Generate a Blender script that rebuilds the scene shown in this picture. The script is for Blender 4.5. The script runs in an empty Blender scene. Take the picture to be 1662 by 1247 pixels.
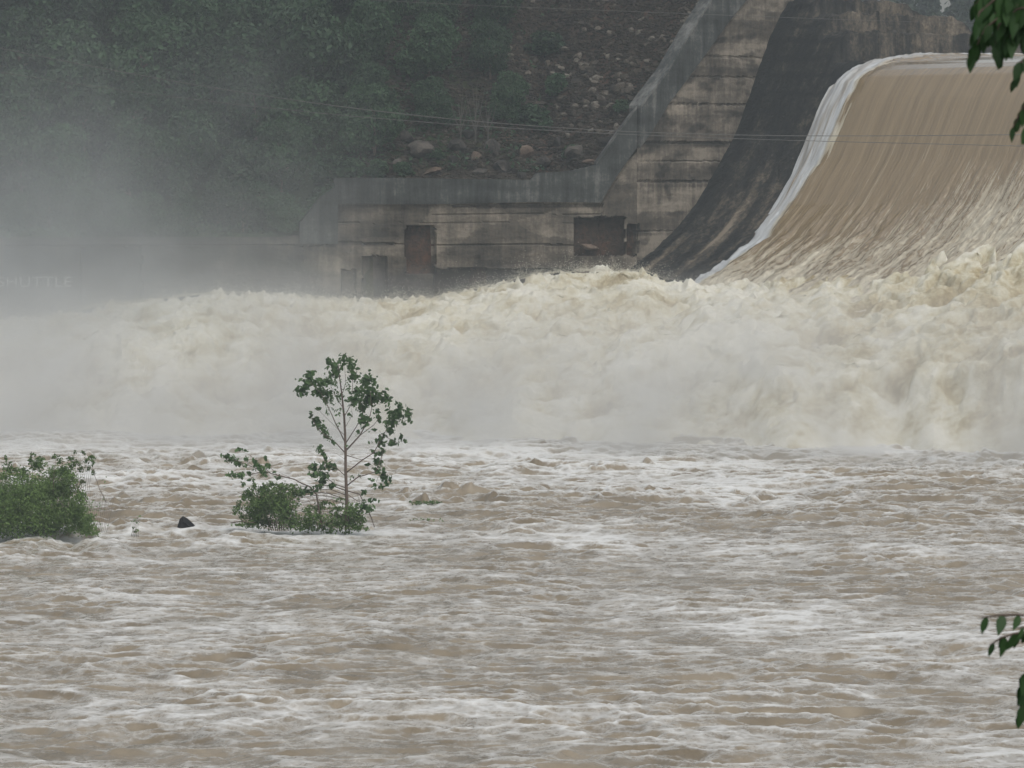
import bpy, math, random
import numpy as np
from mathutils import Vector
R = math.radians
scn = bpy.context.scene
COL = scn.collection

# ---------------------------------------------------------------- camera
f = 6768.0; H = 12.0; YH = 290.0                    # focal length in photo pixels, eye height, horizon row
TH = math.atan((623.5 - YH) / f)
cam_d = bpy.data.cameras.new('camera'); cam = bpy.data.objects.new('camera', cam_d); COL.objects.link(cam)
cam.location = (0, 0, H); cam.rotation_euler = (math.pi / 2 - TH, 0, 0)
cam_d.sensor_width = 36; cam_d.lens = 36 * f / 1662; cam_d.clip_start = 0.5; cam_d.clip_end = 8000
cam_d.dof.use_dof = True; cam_d.dof.focus_distance = 170; cam_d.dof.aperture_fstop = 20
scn.camera = cam
FW = np.array([0, math.cos(TH), -math.sin(TH)]); UP = np.array([0, math.sin(TH), math.cos(TH)]); CAM = np.array([0, 0, H])

def ray(x, y):
    return FW * f + np.array([x - 831.0, 0, 0]) + UP * (623.5 - y)
def at(x, y, Y):                                    # photo pixel -> world point at depth Y
    d = ray(x, y); return CAM + d * (Y / d[1])

# ---------------------------------------------------------------- light
SUN_EL, SUN_AZ = 58, 150
w = bpy.data.worlds.new('World'); scn.world = w; w.use_nodes = True
nt = w.node_tree; nt.nodes.clear()
sky = nt.nodes.new('ShaderNodeTexSky'); sky.sky_type = 'NISHITA'; sky.sun_disc = False
sky.sun_elevation = R(SUN_EL); sky.sun_rotation = R(SUN_AZ); sky.air_density = 1.6; sky.dust_density = 4.0
hs = nt.nodes.new('ShaderNodeHueSaturation'); hs.inputs['Saturation'].default_value = 0.34
bg = nt.nodes.new('ShaderNodeBackground'); bg.inputs['Strength'].default_value = 0.12
wo = nt.nodes.new('ShaderNodeOutputWorld')
nt.links.new(sky.outputs[0], hs.inputs['Color']); nt.links.new(hs.outputs[0], bg.inputs['Color']); nt.links.new(bg.outputs[0], wo.inputs['Surface'])
sd = bpy.data.lights.new('sun', 'SUN'); sd.energy = 0.8; sd.angle = R(30); sd.color = (1, .98, .94)
so = bpy.data.objects.new('sun', sd); COL.objects.link(so)
sv = Vector((math.sin(R(SUN_AZ)) * math.cos(R(SUN_EL)), math.cos(R(SUN_AZ)) * math.cos(R(SUN_EL)), math.sin(R(SUN_EL))))
so.rotation_euler = (-sv).to_track_quat('-Z', 'Y').to_euler()
scn.view_settings.view_transform = 'Standard'; scn.view_settings.look = 'None'
scn.view_settings.exposure = 0.0; scn.view_settings.gamma = 1.0
scn.render.engine = 'CYCLES'
cy = scn.cycles
cy.use_denoising = True
try: cy.denoiser = 'OPENIMAGEDENOISE'
except Exception: pass
cy.max_bounces = 5; cy.diffuse_bounces = 3; cy.glossy_bounces = 2; cy.transmission_bounces = 2; cy.transparent_max_bounces = 8
cy.volume_bounces = 1; cy.volume_max_steps = 64; cy.volume_step_rate = 1.0
cy.use_adaptive_sampling = False

# ---------------------------------------------------------------- noise
def perm(seed):
    r = np.random.RandomState(seed); p = np.arange(512); r.shuffle(p[:256]); p = p[:256] if False else r.permutation(256)
    return np.concatenate([p, p, p]).astype(np.int32)
_P = {}
def pn(x, y, seed=0):                               # 2D gradient noise, about -1..1
    if seed not in _P: _P[seed] = perm(seed)
    p = _P[seed]
    xi = np.floor(x).astype(np.int64); yi = np.floor(y).astype(np.int64)
    xf = x - xi; yf = y - yi; xi &= 255; yi &= 255
    u = xf * xf * xf * (xf * (xf * 6 - 15) + 10); v = yf * yf * yf * (yf * (yf * 6 - 15) + 10)
    def g(h, a, b):
        ang = h * (2 * math.pi / 256); return np.cos(ang) * a + np.sin(ang) * b
    aa = p[p[xi] + yi]; ab = p[p[xi] + yi + 1]; ba = p[p[xi + 1] + yi]; bb = p[p[xi + 1] + yi + 1]
    x1 = g(aa, xf, yf) * (1 - u) + g(ba, xf - 1, yf) * u
    x2 = g(ab, xf, yf - 1) * (1 - u) + g(bb, xf - 1, yf - 1) * u
    return (x1 * (1 - v) + x2 * v) * 1.5
def fbm(x, y, o=4, seed=0, gain=.5):
    s = 0; a = 1; n = 0
    for i in range(o):
        s = s + a * pn(x * 2 ** i + 17.3 * i, y * 2 ** i + 9.1 * i, seed + i); n += a; a *= gain
    return s / n
def sst(e0, e1, x):
    t = np.clip((x - e0) / (e1 - e0), 0, 1); return t * t * (3 - 2 * t)

# ---------------------------------------------------------------- building helpers
def tag(o, label=None, cat=None, group=None, kind=None):
    if label: o['label'] = label
    if cat: o['category'] = cat
    if group: o['group'] = group
    if kind: o['kind'] = kind
    return o
def link(name, me, mat=None, parent=None):
    o = bpy.data.objects.new(name, me); COL.objects.link(o)
    if mat and me and not me.materials: me.materials.append(mat)
    if parent: o.parent = parent
    return o
def empty(name, loc=(0, 0, 0)):
    o = bpy.data.objects.new(name, None); COL.objects.link(o); o.location = tuple(loc); o.empty_display_size = .3; return o
def mesh_np(name, V, Fq, smooth=True, attrs=None, fattrs=None):
    V = np.asarray(V, dtype=np.float32).reshape(-1, 3); Fq = np.asarray(Fq, dtype=np.int32)
    k = Fq.shape[1]; me = bpy.data.meshes.new(name)
    me.vertices.add(len(V)); me.vertices.foreach_set('co', V.ravel())
    me.loops.add(Fq.size); me.loops.foreach_set('vertex_index', Fq.ravel())
    me.polygons.add(len(Fq)); me.polygons.foreach_set('loop_start', np.arange(0, Fq.size, k, dtype=np.int32))
    me.polygons.foreach_set('loop_total', np.full(len(Fq), k, dtype=np.int32))
    me.polygons.foreach_set('use_smooth', np.full(len(Fq), smooth, dtype=bool))
    me.update(calc_edges=True)
    for d, dom in ((attrs, 'POINT'), (fattrs, 'FACE')):
        for n, a in (d or {}).items():
            at_ = me.attributes.new(n, 'FLOAT', dom); at_.data.foreach_set('value', np.asarray(a, dtype=np.float32).ravel())
    return me
def grid_faces(nr, nc, mask=None):
    i = np.arange(nr * nc, dtype=np.int32).reshape(nr, nc)
    q = np.stack([i[:-1, :-1], i[:-1, 1:], i[1:, 1:], i[1:, :-1]], -1)
    if mask is not None: q = q[mask]
    return q.reshape(-1, 4)
class MB:                                           # gathers pieces of ONE mesh
    def __init__(s): s.v = []; s.f = []
    def add(s, V, F_):
        n = len(s.v); s.v += [tuple(p) for p in V]; s.f += [tuple(i + n for i in q) for q in F_]
    def box(s, c, d, rz=0):
        c = np.array(c, float); d = np.array(d, float) / 2; cs, sn = math.cos(rz), math.sin(rz); V = []
        for x in (-1, 1):
            for y in (-1, 1):
                for z in (-1, 1):
                    a, b = x * d[0], y * d[1]; V.append((c[0] + a * cs - b * sn, c[1] + a * sn + b * cs, c[2] + z * d[2]))
        s.add(V, [(0, 1, 3, 2), (4, 6, 7, 5), (0, 4, 5, 1), (2, 3, 7, 6), (0, 2, 6, 4), (1, 5, 7, 3)])
    def tube(s, pts, rads, n=6):
        pts = [Vector(p) for p in pts]; V = []; F_ = []
        ref = Vector((0.31, 0.9, 0.2)).normalized()
        for i, p in enumerate(pts):
            d = (pts[min(i + 1, len(pts) - 1)] - pts[max(i - 1, 0)]).normalized()
            a = d.cross(ref)
            if a.length < .05: a = d.cross(Vector((1, 0, 0)))
            a.normalize(); b = d.cross(a); r = rads[i] if hasattr(rads, '__len__') else rads
            for k in range(n):
                t = 2 * math.pi * k / n; V.append(p + a * (r * math.cos(t)) + b * (r * math.sin(t)))
        for i in range(len(pts) - 1):
            for k in range(n):
                k2 = (k + 1) % n; F_.append((i * n + k, i * n + k2, i * n + n + k2, i * n + n + k))
        F_.append(tuple(range(n))[::-1]); F_.append(tuple(range((len(pts) - 1) * n, len(pts) * n)))
        s.add(V, F_)
    def build(s, name, mat, parent=None, smooth=False):
        me = bpy.data.meshes.new(name); me.from_pydata([tuple(map(float, p)) for p in s.v], [], s.f); me.update()
        if smooth: me.polygons.foreach_set('use_smooth', [True] * len(me.polygons))
        return link(name, me, mat, parent)

# ---------------------------------------------------------------- materials
class NM:
    def __init__(s, name, rough=.8, spec=.3):
        s.m = bpy.data.materials.new(name); s.m.use_nodes = True; s.t = s.m.node_tree; s.t.nodes.clear()
        s.out = s.n('ShaderNodeOutputMaterial'); s.b = s.n('ShaderNodeBsdfPrincipled')
        s.b.inputs['Roughness'].default_value = rough; s.b.inputs['Specular IOR Level'].default_value = spec
        s.l(s.b.outputs[0], s.out.inputs['Surface'])
        s.pos = s.n('ShaderNodeNewGeometry').outputs['Position']
    def n(s, t): return s.t.nodes.new(t)
    def l(s, a, b): s.t.links.new(a, b)
    def setc(s, sock, v):
        if hasattr(v, 'links') or hasattr(v, 'is_output'): s.l(v, sock)
        elif isinstance(v, tuple): sock.default_value = (*v, 1) if len(v) == 3 and sock.type == 'RGBA' else v
        else: sock.default_value = v
    def map(s, scale=(1, 1, 1), rot=(0, 0, 0), src=None):
        m = s.n('ShaderNodeMapping'); m.inputs['Scale'].default_value = scale; m.inputs['Rotation'].default_value = rot
        s.l(src or s.pos, m.inputs['Vector']); return m.outputs[0]
    def noise(s, scale, detail=4, rough=.55, vec=None, dist=0, typ=None):
        n = s.n('ShaderNodeTexNoise'); n.inputs['Scale'].default_value = scale; n.inputs['Detail'].default_value = detail
        n.inputs['Roughness'].default_value = rough; n.inputs['Distortion'].default_value = dist
        s.l(vec or s.pos, n.inputs['Vector']); return n.outputs['Fac']
    def ramp(s, fac, stops, interp='LINEAR'):
        r = s.n('ShaderNodeValToRGB'); r.color_ramp.interpolation = interp; e = r.color_ramp.elements
        while len(e) < len(stops): e.new(.5)
        for el, (p, c) in zip(e, stops):
            el.position = p; el.color = (c, c, c, 1) if not isinstance(c, tuple) else (*c, 1)
        s.l(fac, r.inputs[0]); return r.outputs[0]
    def mix(s, fac, a, b, mode='MIX'):
        m = s.n('ShaderNodeMix'); m.data_type = 'RGBA'; m.blend_type = mode
        s.setc(m.inputs[0], fac); s.setc(m.inputs[6], a); s.setc(m.inputs[7], b); return m.outputs[2]
    def math(s, op, a, b=0, c=None, clamp=False):
        m = s.n('ShaderNodeMath'); m.operation = op; m.use_clamp = clamp; s.setc(m.inputs[0], a); s.setc(m.inputs[1], b)
        if c is not None: s.setc(m.inputs[2], c)
        return m.outputs[0]
    def attr(s, name):
        a = s.n('ShaderNodeAttribute'); a.attribute_name = name; return a.outputs['Fac']
    def col(s, c): s.setc(s.b.inputs['Base Color'], c)
    def bump(s, h, dist=.05, strength=1.0):
        b = s.n('ShaderNodeBump'); b.inputs['Distance'].default_value = dist; b.inputs['Strength'].default_value = strength
        s.l(h, b.inputs['Height']); s.l(b.outputs[0], s.b.inputs['Normal'])

def m_river():
    m = NM('river_water', .1, .5)
    n1 = m.noise(1.5, 6, .68, m.map((1.0, .8, 1)), .5); n2 = m.noise(6, 5, .72, m.map((1, .8, 1), (0, 0, .4)), .6)
    foam = m.attr('foam')
    a = m.math('ADD', m.math('MULTIPLY', m.math('SUBTRACT', n1, .5), 1.5), m.math('MULTIPLY', m.math('SUBTRACT', n2, .5), 1.3))
    k = m.math('ADD', foam, m.math('MULTIPLY', a, .6))
    fac = m.ramp(k, [(.22, 0.0), (.36, .20), (.52, .40), (.70, .78), (.88, 1.0)])  # mid greys paint in sky sheen as well as thin foam
    brown = m.mix(m.ramp(m.noise(.5, 3, .6), [(.35, 0.), (.65, 1.)]), (.19, .15, .095), (.30, .25, .18))
    m.col(m.mix(fac, brown, (.72, .72, .70)))
    m.l(m.ramp(fac, [(0, .10), (.4, .35), (1, .8)]), m.b.inputs['Roughness'])
    h = m.math('ADD', m.math('MULTIPLY', n1, .55), m.math('MULTIPLY', n2, .45)); m.bump(h, .07, .8)
    return m.m
def m_boil():
    m = NM('churned_foam', .9, .1)
    v = m.map((1, 1, 1)); n1 = m.noise(.55, 5, .62, v, .5); n2 = m.noise(3.2, 6, .70, m.map((1, .6, .62), (0, .5, 0)), .5); n3 = m.noise(11, 3, .7, v)
    t = m.attr('tint')
    k = m.math('ADD', t, m.math('ADD', m.math('MULTIPLY', m.math('SUBTRACT', n1, .5), 1.7), m.math('MULTIPLY', m.math('SUBTRACT', n2, .5), 1.1)))
    c = m.ramp(k, [(.08, (.32, .25, .14)), (.34, (.48, .415, .27)), (.56, (.61, .57, .44)), (.88, (.73, .705, .61))])
    m.col(c)
    m.bump(m.math('ADD', n2, m.math('MULTIPLY', n3, .5)), .16, .6)
    return m.m
def m_sheet():
    m = NM('sheet_water', .3, 1.0); m.b.inputs['Coat Weight'].default_value = .55; m.b.inputs['Coat IOR'].default_value = 1.6; m.b.inputs['Coat Roughness'].default_value = .12
    uv = m.n('ShaderNodeUVMap').outputs[0]
    s1 = m.noise(1, 5, .65, m.map((2.6, .10, 1), src=uv), .25); s2 = m.noise(1, 4, .7, m.map((9, .35, 1), src=uv), .2)
    s3 = m.noise(1, 5, .72, m.map((3.5, 1.6, 1), src=uv), .4)
    foam = m.attr('foam'); tu = m.attr('turb')
    st = m.math('ADD', m.math('MULTIPLY', m.math('SUBTRACT', s1, .5), 1.3), m.math('MULTIPLY', m.math('SUBTRACT', s2, .5), 1.1))
    sp = m.math('MULTIPLY', m.math('SUBTRACT', s3, .5), 2.2)
    mixn = m.math('ADD', m.math('MULTIPLY', st, m.math('SUBTRACT', 1.0, tu)), m.math('MULTIPLY', m.math('ADD', m.math('MULTIPLY', sp, .7), m.math('MULTIPLY', st, .8)), tu))
    k = m.math('ADD', foam, m.math('MULTIPLY', mixn, m.attr('amp')))
    fac = m.ramp(k, [(.25, 0.), (.5, .45), (.8, 1.)])
    brown = m.mix(m.ramp(s1, [(.3, 0.), (.7, 1.)]), (.20, .138, .062), (.315, .225, .115))
    m.col(m.mix(fac, brown, m.mix(m.attr('edge'), (.66, .60, .46), (.50, .52, .53))))
    m.l(m.ramp(fac, [(0, .12), (1, .85)]), m.b.inputs['Roughness'])
    hh = m.math('ADD', m.math('MULTIPLY', st, .5), m.math('MULTIPLY', m.math('MULTIPLY', sp, tu), 1.0)); m.bump(m.math('MULTIPLY', hh, m.attr('amp')), .2, .7)
    return m.m
def m_concrete(name, dark, mid, light, streak=1.0):
    m = NM(name, .9, .15)
    vs = m.map((1.6, 1.6, .12)); vb = m.map((.25, .25, 1.1))
    a = m.noise(1.6, 6, .7, vs); b = m.noise(1.0, 5, .6, vb); c = m.noise(.45, 5, .65)
    d = m.noise(7, 5, .7)
    k = m.math('ADD', m.math('ADD', m.math('MULTIPLY', m.math('SUBTRACT', a, .5), .9 * streak), m.math('MULTIPLY', m.math('SUBTRACT', b, .5), .9)),
               m.math('ADD', m.math('MULTIPLY', m.math('SUBTRACT', c, .5), 1.1), m.math('MULTIPLY', m.math('SUBTRACT', d, .5), .5)))
    k = m.math('ADD', k, m.attr('tone'))
    m.col(m.ramp(k, [(.1, dark), (.5, mid), (.9, light)])); m.bump(d, .03, .6)
    return m.m
def m_stone(name, c1, c2, c3, s=1.5, bumpd=.06):
    m = NM(name, .95, .1)
    oi = m.n('ShaderNodeObjectInfo').outputs['Random']
    a = m.noise(s, 6, .7); b = m.noise(s * 6, 5, .7)
    k = m.math('ADD', m.math('ADD', m.math('MULTIPLY', m.math('SUBTRACT', a, .5), 1.5), m.math('MULTIPLY', m.math('SUBTRACT', b, .5), .8)), m.math('MULTIPLY_ADD', oi, .5, .25))
    m.col(m.ramp(k, [(.1, c1), (.5, c2), (.9, c3)])); m.bump(b, bumpd, .8); return m.m
def m_masonry():
    m = NM('algae_stained_masonry', .8, .25)
    a = m.noise(.9, 6, .72); b = m.noise(5, 6, .72); v = m.map((2.2, 2.2, .25)); c = m.noise(1.2, 5, .7, v)
    k = m.math('ADD', m.attr('tone'), m.math('ADD', m.math('MULTIPLY', m.math('SUBTRACT', a, .5), .9), m.math('ADD', m.math('MULTIPLY', m.math('SUBTRACT', b, .5), .9), m.math('MULTIPLY', m.math('SUBTRACT', c, .5), .7))))
    m.col(m.ramp(k, [(.1, (.008, .009, .010)), (.35, (.024, .023, .021)), (.6, (.10, .083, .062)), (.9, (.25, .21, .16))])); m.bump(b, .12, .9); return m.m
def m_leaf(name, c1, c2, trans=.25):
    m = NM(name, .55, .3)
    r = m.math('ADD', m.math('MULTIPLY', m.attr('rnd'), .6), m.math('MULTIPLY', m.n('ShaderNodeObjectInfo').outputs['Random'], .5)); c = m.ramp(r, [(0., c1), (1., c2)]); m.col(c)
    tr = m.n('ShaderNodeBsdfTranslucent'); m.l(c, tr.inputs['Color']); ms = m.n('ShaderNodeMixShader'); ms.inputs[0].default_value = trans
    m.l(m.b.outputs[0], ms.inputs[1]); m.l(tr.outputs[0], ms.inputs[2]); m.l(ms.outputs[0], m.out.inputs['Surface']); return m.m
def m_plain(name, c, rough=.7, s=8):
    m = NM(name, rough, .3); k = m.noise(s, 4, .6); m.col(m.mix(k, tuple(x * .6 for x in c), tuple(x * 1.4 for x in c))); return m.m
def m_ground():
    m = NM('ground_soil', .95, .1)
    a = m.noise(.25, 6, .7); b = m.noise(2.5, 6, .75)
    c = m.ramp(m.math('ADD', m.math('MULTIPLY', a, .5), m.math('MULTIPLY', b, .5)), [(.35, (.018, .017, .014)), (.5, (.05, .038, .03)), (.62, (.11, .06, .04)), (.75, (.10, .09, .08))])
    g = m.mix(m.attr('green'), c, m.ramp(b, [(.3, (.012, .022, .01)), (.7, (.035, .06, .02))]))
    m.col(g); m.bump(b, .25, 1.0); return m.m

MAT = dict(
    river=m_river(), boil=m_boil(), sheet=m_sheet(), ground=m_ground(), masonry=m_masonry(),
    wall=m_concrete('stained_concrete', (.035, .032, .028), (.108, .094, .077), (.27, .235, .19)),
    coping=m_concrete('grey_concrete', (.022, .024, .023), (.062, .066, .064), (.19, .19, .18), 1.5),
    white=m_plain('white_paint', (.36, .36, .35)),
    rock=m_stone('boulder_rock', (.016, .015, .014), (.048, .044, .040), (.12, .105, .09)),
    riprap=m_stone('riprap_rock', (.018, .017, .015), (.07, .058, .045), (.21, .19, .16)),
    redrock=m_stone('red_rock', (.05, .035, .028), (.11, .08, .06), (.20, .155, .125)),
    wetrock=m_stone('wet_rock', (.015, .015, .016), (.03, .03, .032), (.06, .06, .06)),
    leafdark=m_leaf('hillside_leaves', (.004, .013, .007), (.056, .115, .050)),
    leafpine=m_leaf('pine_leaves', (.012, .026, .014), (.035, .06, .03)),
    leafmid=m_leaf('sycamore_leaves', (.036, .085, .026), (.14, .24, .085)),
    leafbush=m_leaf('shrub_leaves', (.030, .070, .016), (.16, .25, .075)),
    leafnear=m_leaf('walnut_leaves', (.014, .045, .012), (.04, .10, .025)),
    bark=m_plain('grey_brown_bark', (.13, .095, .075)), palebark=m_plain('pale_bark', (.075, .07, .06)),
    cable=m_plain('weathered_cable', (.13, .13, .125), .5),
)

# ---------------------------------------------------------------- plan of the dam
AA = R(50)
Fd = np.array([-math.sin(AA), -math.cos(AA), 0]); Ad = np.array([math.cos(AA), -math.sin(AA), 0]); W0 = np.array([7.4, 225., 0])
def ut(u, t, z=0): return W0 + u * Ad + t * Fd + np.array([0, 0, z])
def to_ut(X, Y):
    return (X - W0[0]) * Ad[0] + (Y - W0[1]) * Ad[1], (X - W0[0]) * Fd[0] + (Y - W0[1]) * Fd[1]
TC = 0.9                                            # the training wall bends here into the basin wall
C0 = ut(0, TC); Ld = np.array([-1, -.10, 0]); Ld = Ld / np.linalg.norm(Ld); Ln = np.array([-Ld[1], Ld[0], 0])  # Ln faces camera
if Ln[1] > 0: Ln = -Ln
PROF_T = [-40, -11.6, -10.33, -8.93, -7.78, -6.4, -5.02, -3.43, -1.85, 0, 2, 5, 10, 18, 40]
PROF_Z = [26, 24.2, 21.88, 19.81, 17.42, 14.53, 12.67, 10.66, 9.16, 7.95, 6.8, 5.4, 3.6, 2, 0]
FLOW_T = [-60, -20, -13.4, -11.5, -10.0, -8.7, -7.9, -7.3, -6.4, -5.7, -4.6, -2.8, -1, 1.2, 4, 8, 15, 30]
FLOW_Z = [18.95, 18.9, 18.78, 18.63, 18.42, 18.04, 17.65, 17.2, 15.9, 14.6, 12.66, 10.36, 8.75, 7.47, 6.2, 5, 2.6, -2]
def land_mask(X, Y):
    u, t = to_ut(X, Y); yl = C0[1] + (X - C0[0]) * (Ld[1] / Ld[0])
    return (u < -.35) & ((X > C0[0]) | (Y > yl + .35)) & (Y > yl + .35)
def ground_z(X, Y):
    X = np.asarray(X, float); Y = np.asarray(Y, float); u, t = to_ut(X, Y)
    emb = np.minimum(np.minimum(26, 10.35 + (3.92 - t) * 1.118), 24 - np.clip(-t - 12, 0, None) * .45)
    yl = C0[1] + (X - C0[0]) * (Ld[1] / Ld[0])
    hill = 8.8 + 2.4 * sst(-12.5, -9, X) + np.clip(Y - yl - 4, 0, None) * .8 - .3 * np.clip(4 - (Y - yl), 0, 3) * 0 + np.clip(Y - yl, 0, 4) * .3
    hill = hill * sst(14, -2, X) + 11 * (1 - sst(14, -2, X)); hill = np.minimum(hill, 31 + fbm(X / 60, Y / 60, 3, 5) * 5)
    land = np.maximum(emb, hill) + fbm(X / 6, Y / 6, 4, 3) * .5
    z = np.where(land_mask(X, Y), land, -3.0)
    # upstream bed and far shore
    up = (u >= -.35) & (t < -12); far = sst(400, 470, Y)
    z = np.where(up, 8 + far * 14.5, z); z = np.where((Y > 420) & (u >= -.35), 8 + far * 14.5 + fbm(X / 80, Y / 80, 3, 9) * 3 * far, z)
    farl = 8 + sst(400, 440, Y) * 14 + fbm(X / 80, Y / 80, 3, 9) * 2; z = np.where((Y > 400) & (X > 10), np.maximum(z, farl), z)
    sd_ = sst(62, 90, u) * sst(25, 5, t); z = np.where((u > 62) & (t > -14), np.maximum(z, -3 + sd_ * 30), z)
    z = np.where(Y < 75, np.minimum(10.35, 10.35 - (Y - 4) * .213), z)
    return z
def gz(x, y): return float(ground_z(np.array([x]), np.array([y]))[0])
def pick(px, py, y0=205, y1=420):                   # where a line of sight meets the ground
    d = ray(px, py); d = d / d[1]; s = np.arange(y0, y1, .1)
    P = CAM[None] + d[None] * s[:, None]; g = ground_z(P[:, 0], P[:, 1]); k = np.argmax(P[:, 2] < g)
    return np.array([P[k, 0], P[k, 1], g[k]])

def spaced(segs):
    out = [segs[0][0]]
    for a, b, st in segs:
        n = max(1, int(round((b - a) / st))); out += list(a + (b - a) * (np.arange(1, n + 1) / n))
    return np.array(out)

# ---------------------------------------------------------------- ground sheet
gx = spaced([(-3000, -400, 200), (-400, -80, 16), (-80, -45, 2), (-45, 22, .35), (22, 100, 2.5), (100, 600, 20), (600, 3000, 200)])
gy = spaced([(-600, -40, 40), (-40, 0, 5), (0, 80, 2.5), (80, 212, 6), (212, 250, .3), (250, 320, 1.5), (320, 600, 8), (600, 4000, 200)])
GX, GY = np.meshgrid(gx, gy); GZ = ground_z(GX, GY)
u_, t_ = to_ut(GX, GY)
green = np.clip(sst(2, -6, GX + fbm(GX / 3, GY / 3, 3, 8) * 3) * np.maximum(sst(11.8, 13.5, GZ), sst(-6, -9, GX)) + (GY > 300) + (GY < 80), 0, 1)
g = link('ground', mesh_np('ground', np.stack([GX, GY, GZ], -1), grid_faces(*GX.shape), attrs={'green': green}), MAT['ground']); tag(g, kind='structure')

# ---------------------------------------------------------------- river
def river_h(X, Y):
    rough = .35 + .65 * sst(118, 165, Y)            # wilder close to the dam
    wx = X + 1.0 * fbm(X / 3, Y / 3, 3, 21); wy = Y + 1.0 * fbm(X / 3 + 7, Y / 3, 3, 25)
    h1 = fbm(wx / 6.0, wy / 5.0, 3, 31)
    r = 1 - np.abs(fbm(wx / 3.2, wy / 2.1, 4, 41)) * 2.2
    r2 = 1 - np.abs(fbm(wx / 1.15 + 3, wy / .8, 3, 51)) * 2.2
    r3 = fbm(wx / .36, wy / .4, 2, 57)
    lum = np.clip(fbm(X / 1.6, Y / 1.6, 3, 61) - .22, 0, 1) * sst(-.1, .3, fbm(X / 9, Y / 9, 2, 63))
    big = .45 + .55 * sst(-.4, .5, fbm(X / 10, Y / 9, 2, 66))
    h = h1 * .26 * rough + r * (.13 + .26 * rough) * big + r2 * (.055 + .07 * rough) * big + r3 * .03 + lum * (.12 + .8 * r2) * sst(.4, 1, rough)
    return h, r, r2, lum, rough
rx = spaced([(-600, -60, 30), (-60, -26, 1.0), (-26, 26, .085), (26, 70, 1.0), (70, 600, 30)])
ry = spaced([(55, 80, .6), (80, 125, .085), (125, 205, .11), (205, 226, .6)])
X, Y = np.meshgrid(rx, ry)
Z, r, r2, lum, rough = river_h(X, Y)
patch = fbm(X / 5 + 3, Y / 6, 4, 71) * .6 + fbm(X / 1.1, Y / 1.4, 4, 75) * .5
dy = np.gradient(ry); sl = np.gradient(Z, axis=0) / dy[:, None]; sl = (sl + np.roll(sl, 1, 0) + np.roll(sl, -1, 0) + np.roll(sl, 1, 1) + np.roll(sl, -1, 1)) / 5
broad = fbm(X / 14 + Y / 40, Y / 13, 3, 91)
foam = .44 + patch * .36 + broad * .36 - np.clip(sl, -.5, .7) * .80 + np.clip(r - .80, 0, 1) * 1.1 + np.clip(r2 - .82, 0, 1) * .8 + .05 * sst(125, 150, Y) + .22 * sst(150, 180, Y) - lum * .12  # besides foam, paints sky reflection: wave faces toward camera browner, far sides paler
foam += .40 * np.clip(fbm(X / 4 + 11, Y / 7 + .2 * X, 3, 85) * 2.0 - .35, 0, 1) * np.clip(.55 + 1.3 * fbm(X / .9, Y / .8, 4, 88), 0, 1.2)
for px, py, wx_, k_ in ((90, 866, 3.4, 1.0), (440, 858, 1.7, .8), (545, 864, 1.5, .8), (304, 862, .5, .8), (218, 868, .3, .5)):   # water heaping against the plants and foaming away below them
    Yc = H * f / (py - YH); Xc = (px - 831) / f * Yc; ex = np.exp(-((X - Xc + .25 * (Yc - Y)) / wx_) ** 4)
    foam += k_ * ex * (.38 * np.exp(-((Yc - Y - 1.2) / 2.2) ** 2) * (.6 + 1.2 * fbm(X / .5, Y / .9, 3, 95))); Z += k_ * ex * .16 * np.exp(-((Y - Yc - .3) / .7) ** 2) * (1 + fbm(X / .6, Y / .6, 2, 96))
Z -= .2
un, tn = to_ut(X, Y); keep = (Y < C0[1] + (X - C0[0]) * (Ld[1] / Ld[0]) + .3) | (un > 0)
keepf = keep[:-1, :-1] & ((un > 0) | (X < C0[0] + 1) | (Y < 215))[:-1, :-1]
o = link('water', mesh_np('water', np.stack([X, Y, Z], -1), grid_faces(*X.shape, mask=keepf), attrs={'foam': foam}), MAT['river'])
tag(o, kind='structure')
del X, Y, Z, r, r2, lum, patch, foam, un, tn

# reservoir held behind the crest
rs = MB(); P = [ut(7, -13.4, 18.45), ut(70, -13.4, 18.45), ut(330, -300, 18.45), ut(-160, -300, 18.45), ut(-30, -30, 18.45), ut(7, -22, 18.45)]
rs.add(P, [(0, 1, 2, 3, 4, 5)]); o = rs.build('reservoir', MAT['river']); tag(o, kind='structure')

# ---------------------------------------------------------------- dam: dry ogee with its stone tiers, and body under the flow
dam = empty('spillway_dam', ut(0, 0)); tag(dam, 'dark algae-stained masonry spillway dam with curved face and stepped stone courses at its crest', 'dam')
Minv = Vector(ut(0, 0))
def child_np(name, V, Fq, mat, parent, smooth=True, attrs=None):
    V = np.asarray(V, float).reshape(-1, 3) - np.array(parent.location); return link(name, mesh_np(name, V, Fq, smooth, attrs), mat, parent)
uu = spaced([(0, 7.6, .07)]); tt = spaced([(-34, -15, .4), (-15, 6, .06), (6, 30, .5)])
U, T = np.meshgrid(uu, tt)
B = np.interp(T, PROF_T, PROF_Z)
def cap(hc, soft, B_):                              # rounds the slope over into a level top
    return hc - soft * np.log1p(np.exp(np.clip((hc - B_) / soft, -30, 30))) if soft else np.minimum(hc, B_)
jit = fbm(U * .8, T * .5, 3, 102) * .25
lev = np.where(U + jit < 1.0, 23.6, np.where(U + jit < 2.3, 22.1, np.where(U + jit < 3.9, 21.0, np.where(U + jit < 5.6, 19.95, 18.3))))
lev = lev + fbm(U * .6, T * .35, 4, 103) * .12
Zd = -.45 * np.logaddexp(-lev / .45, -B / .45)
rub = 21.8 - np.clip(-T - 16.5 - U * .25, 0, None) * .42 + fbm(U * .9, T * .9, 3, 7) * .35     # rubble slope into the reservoir
Zd = np.minimum(Zd, rub)
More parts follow.
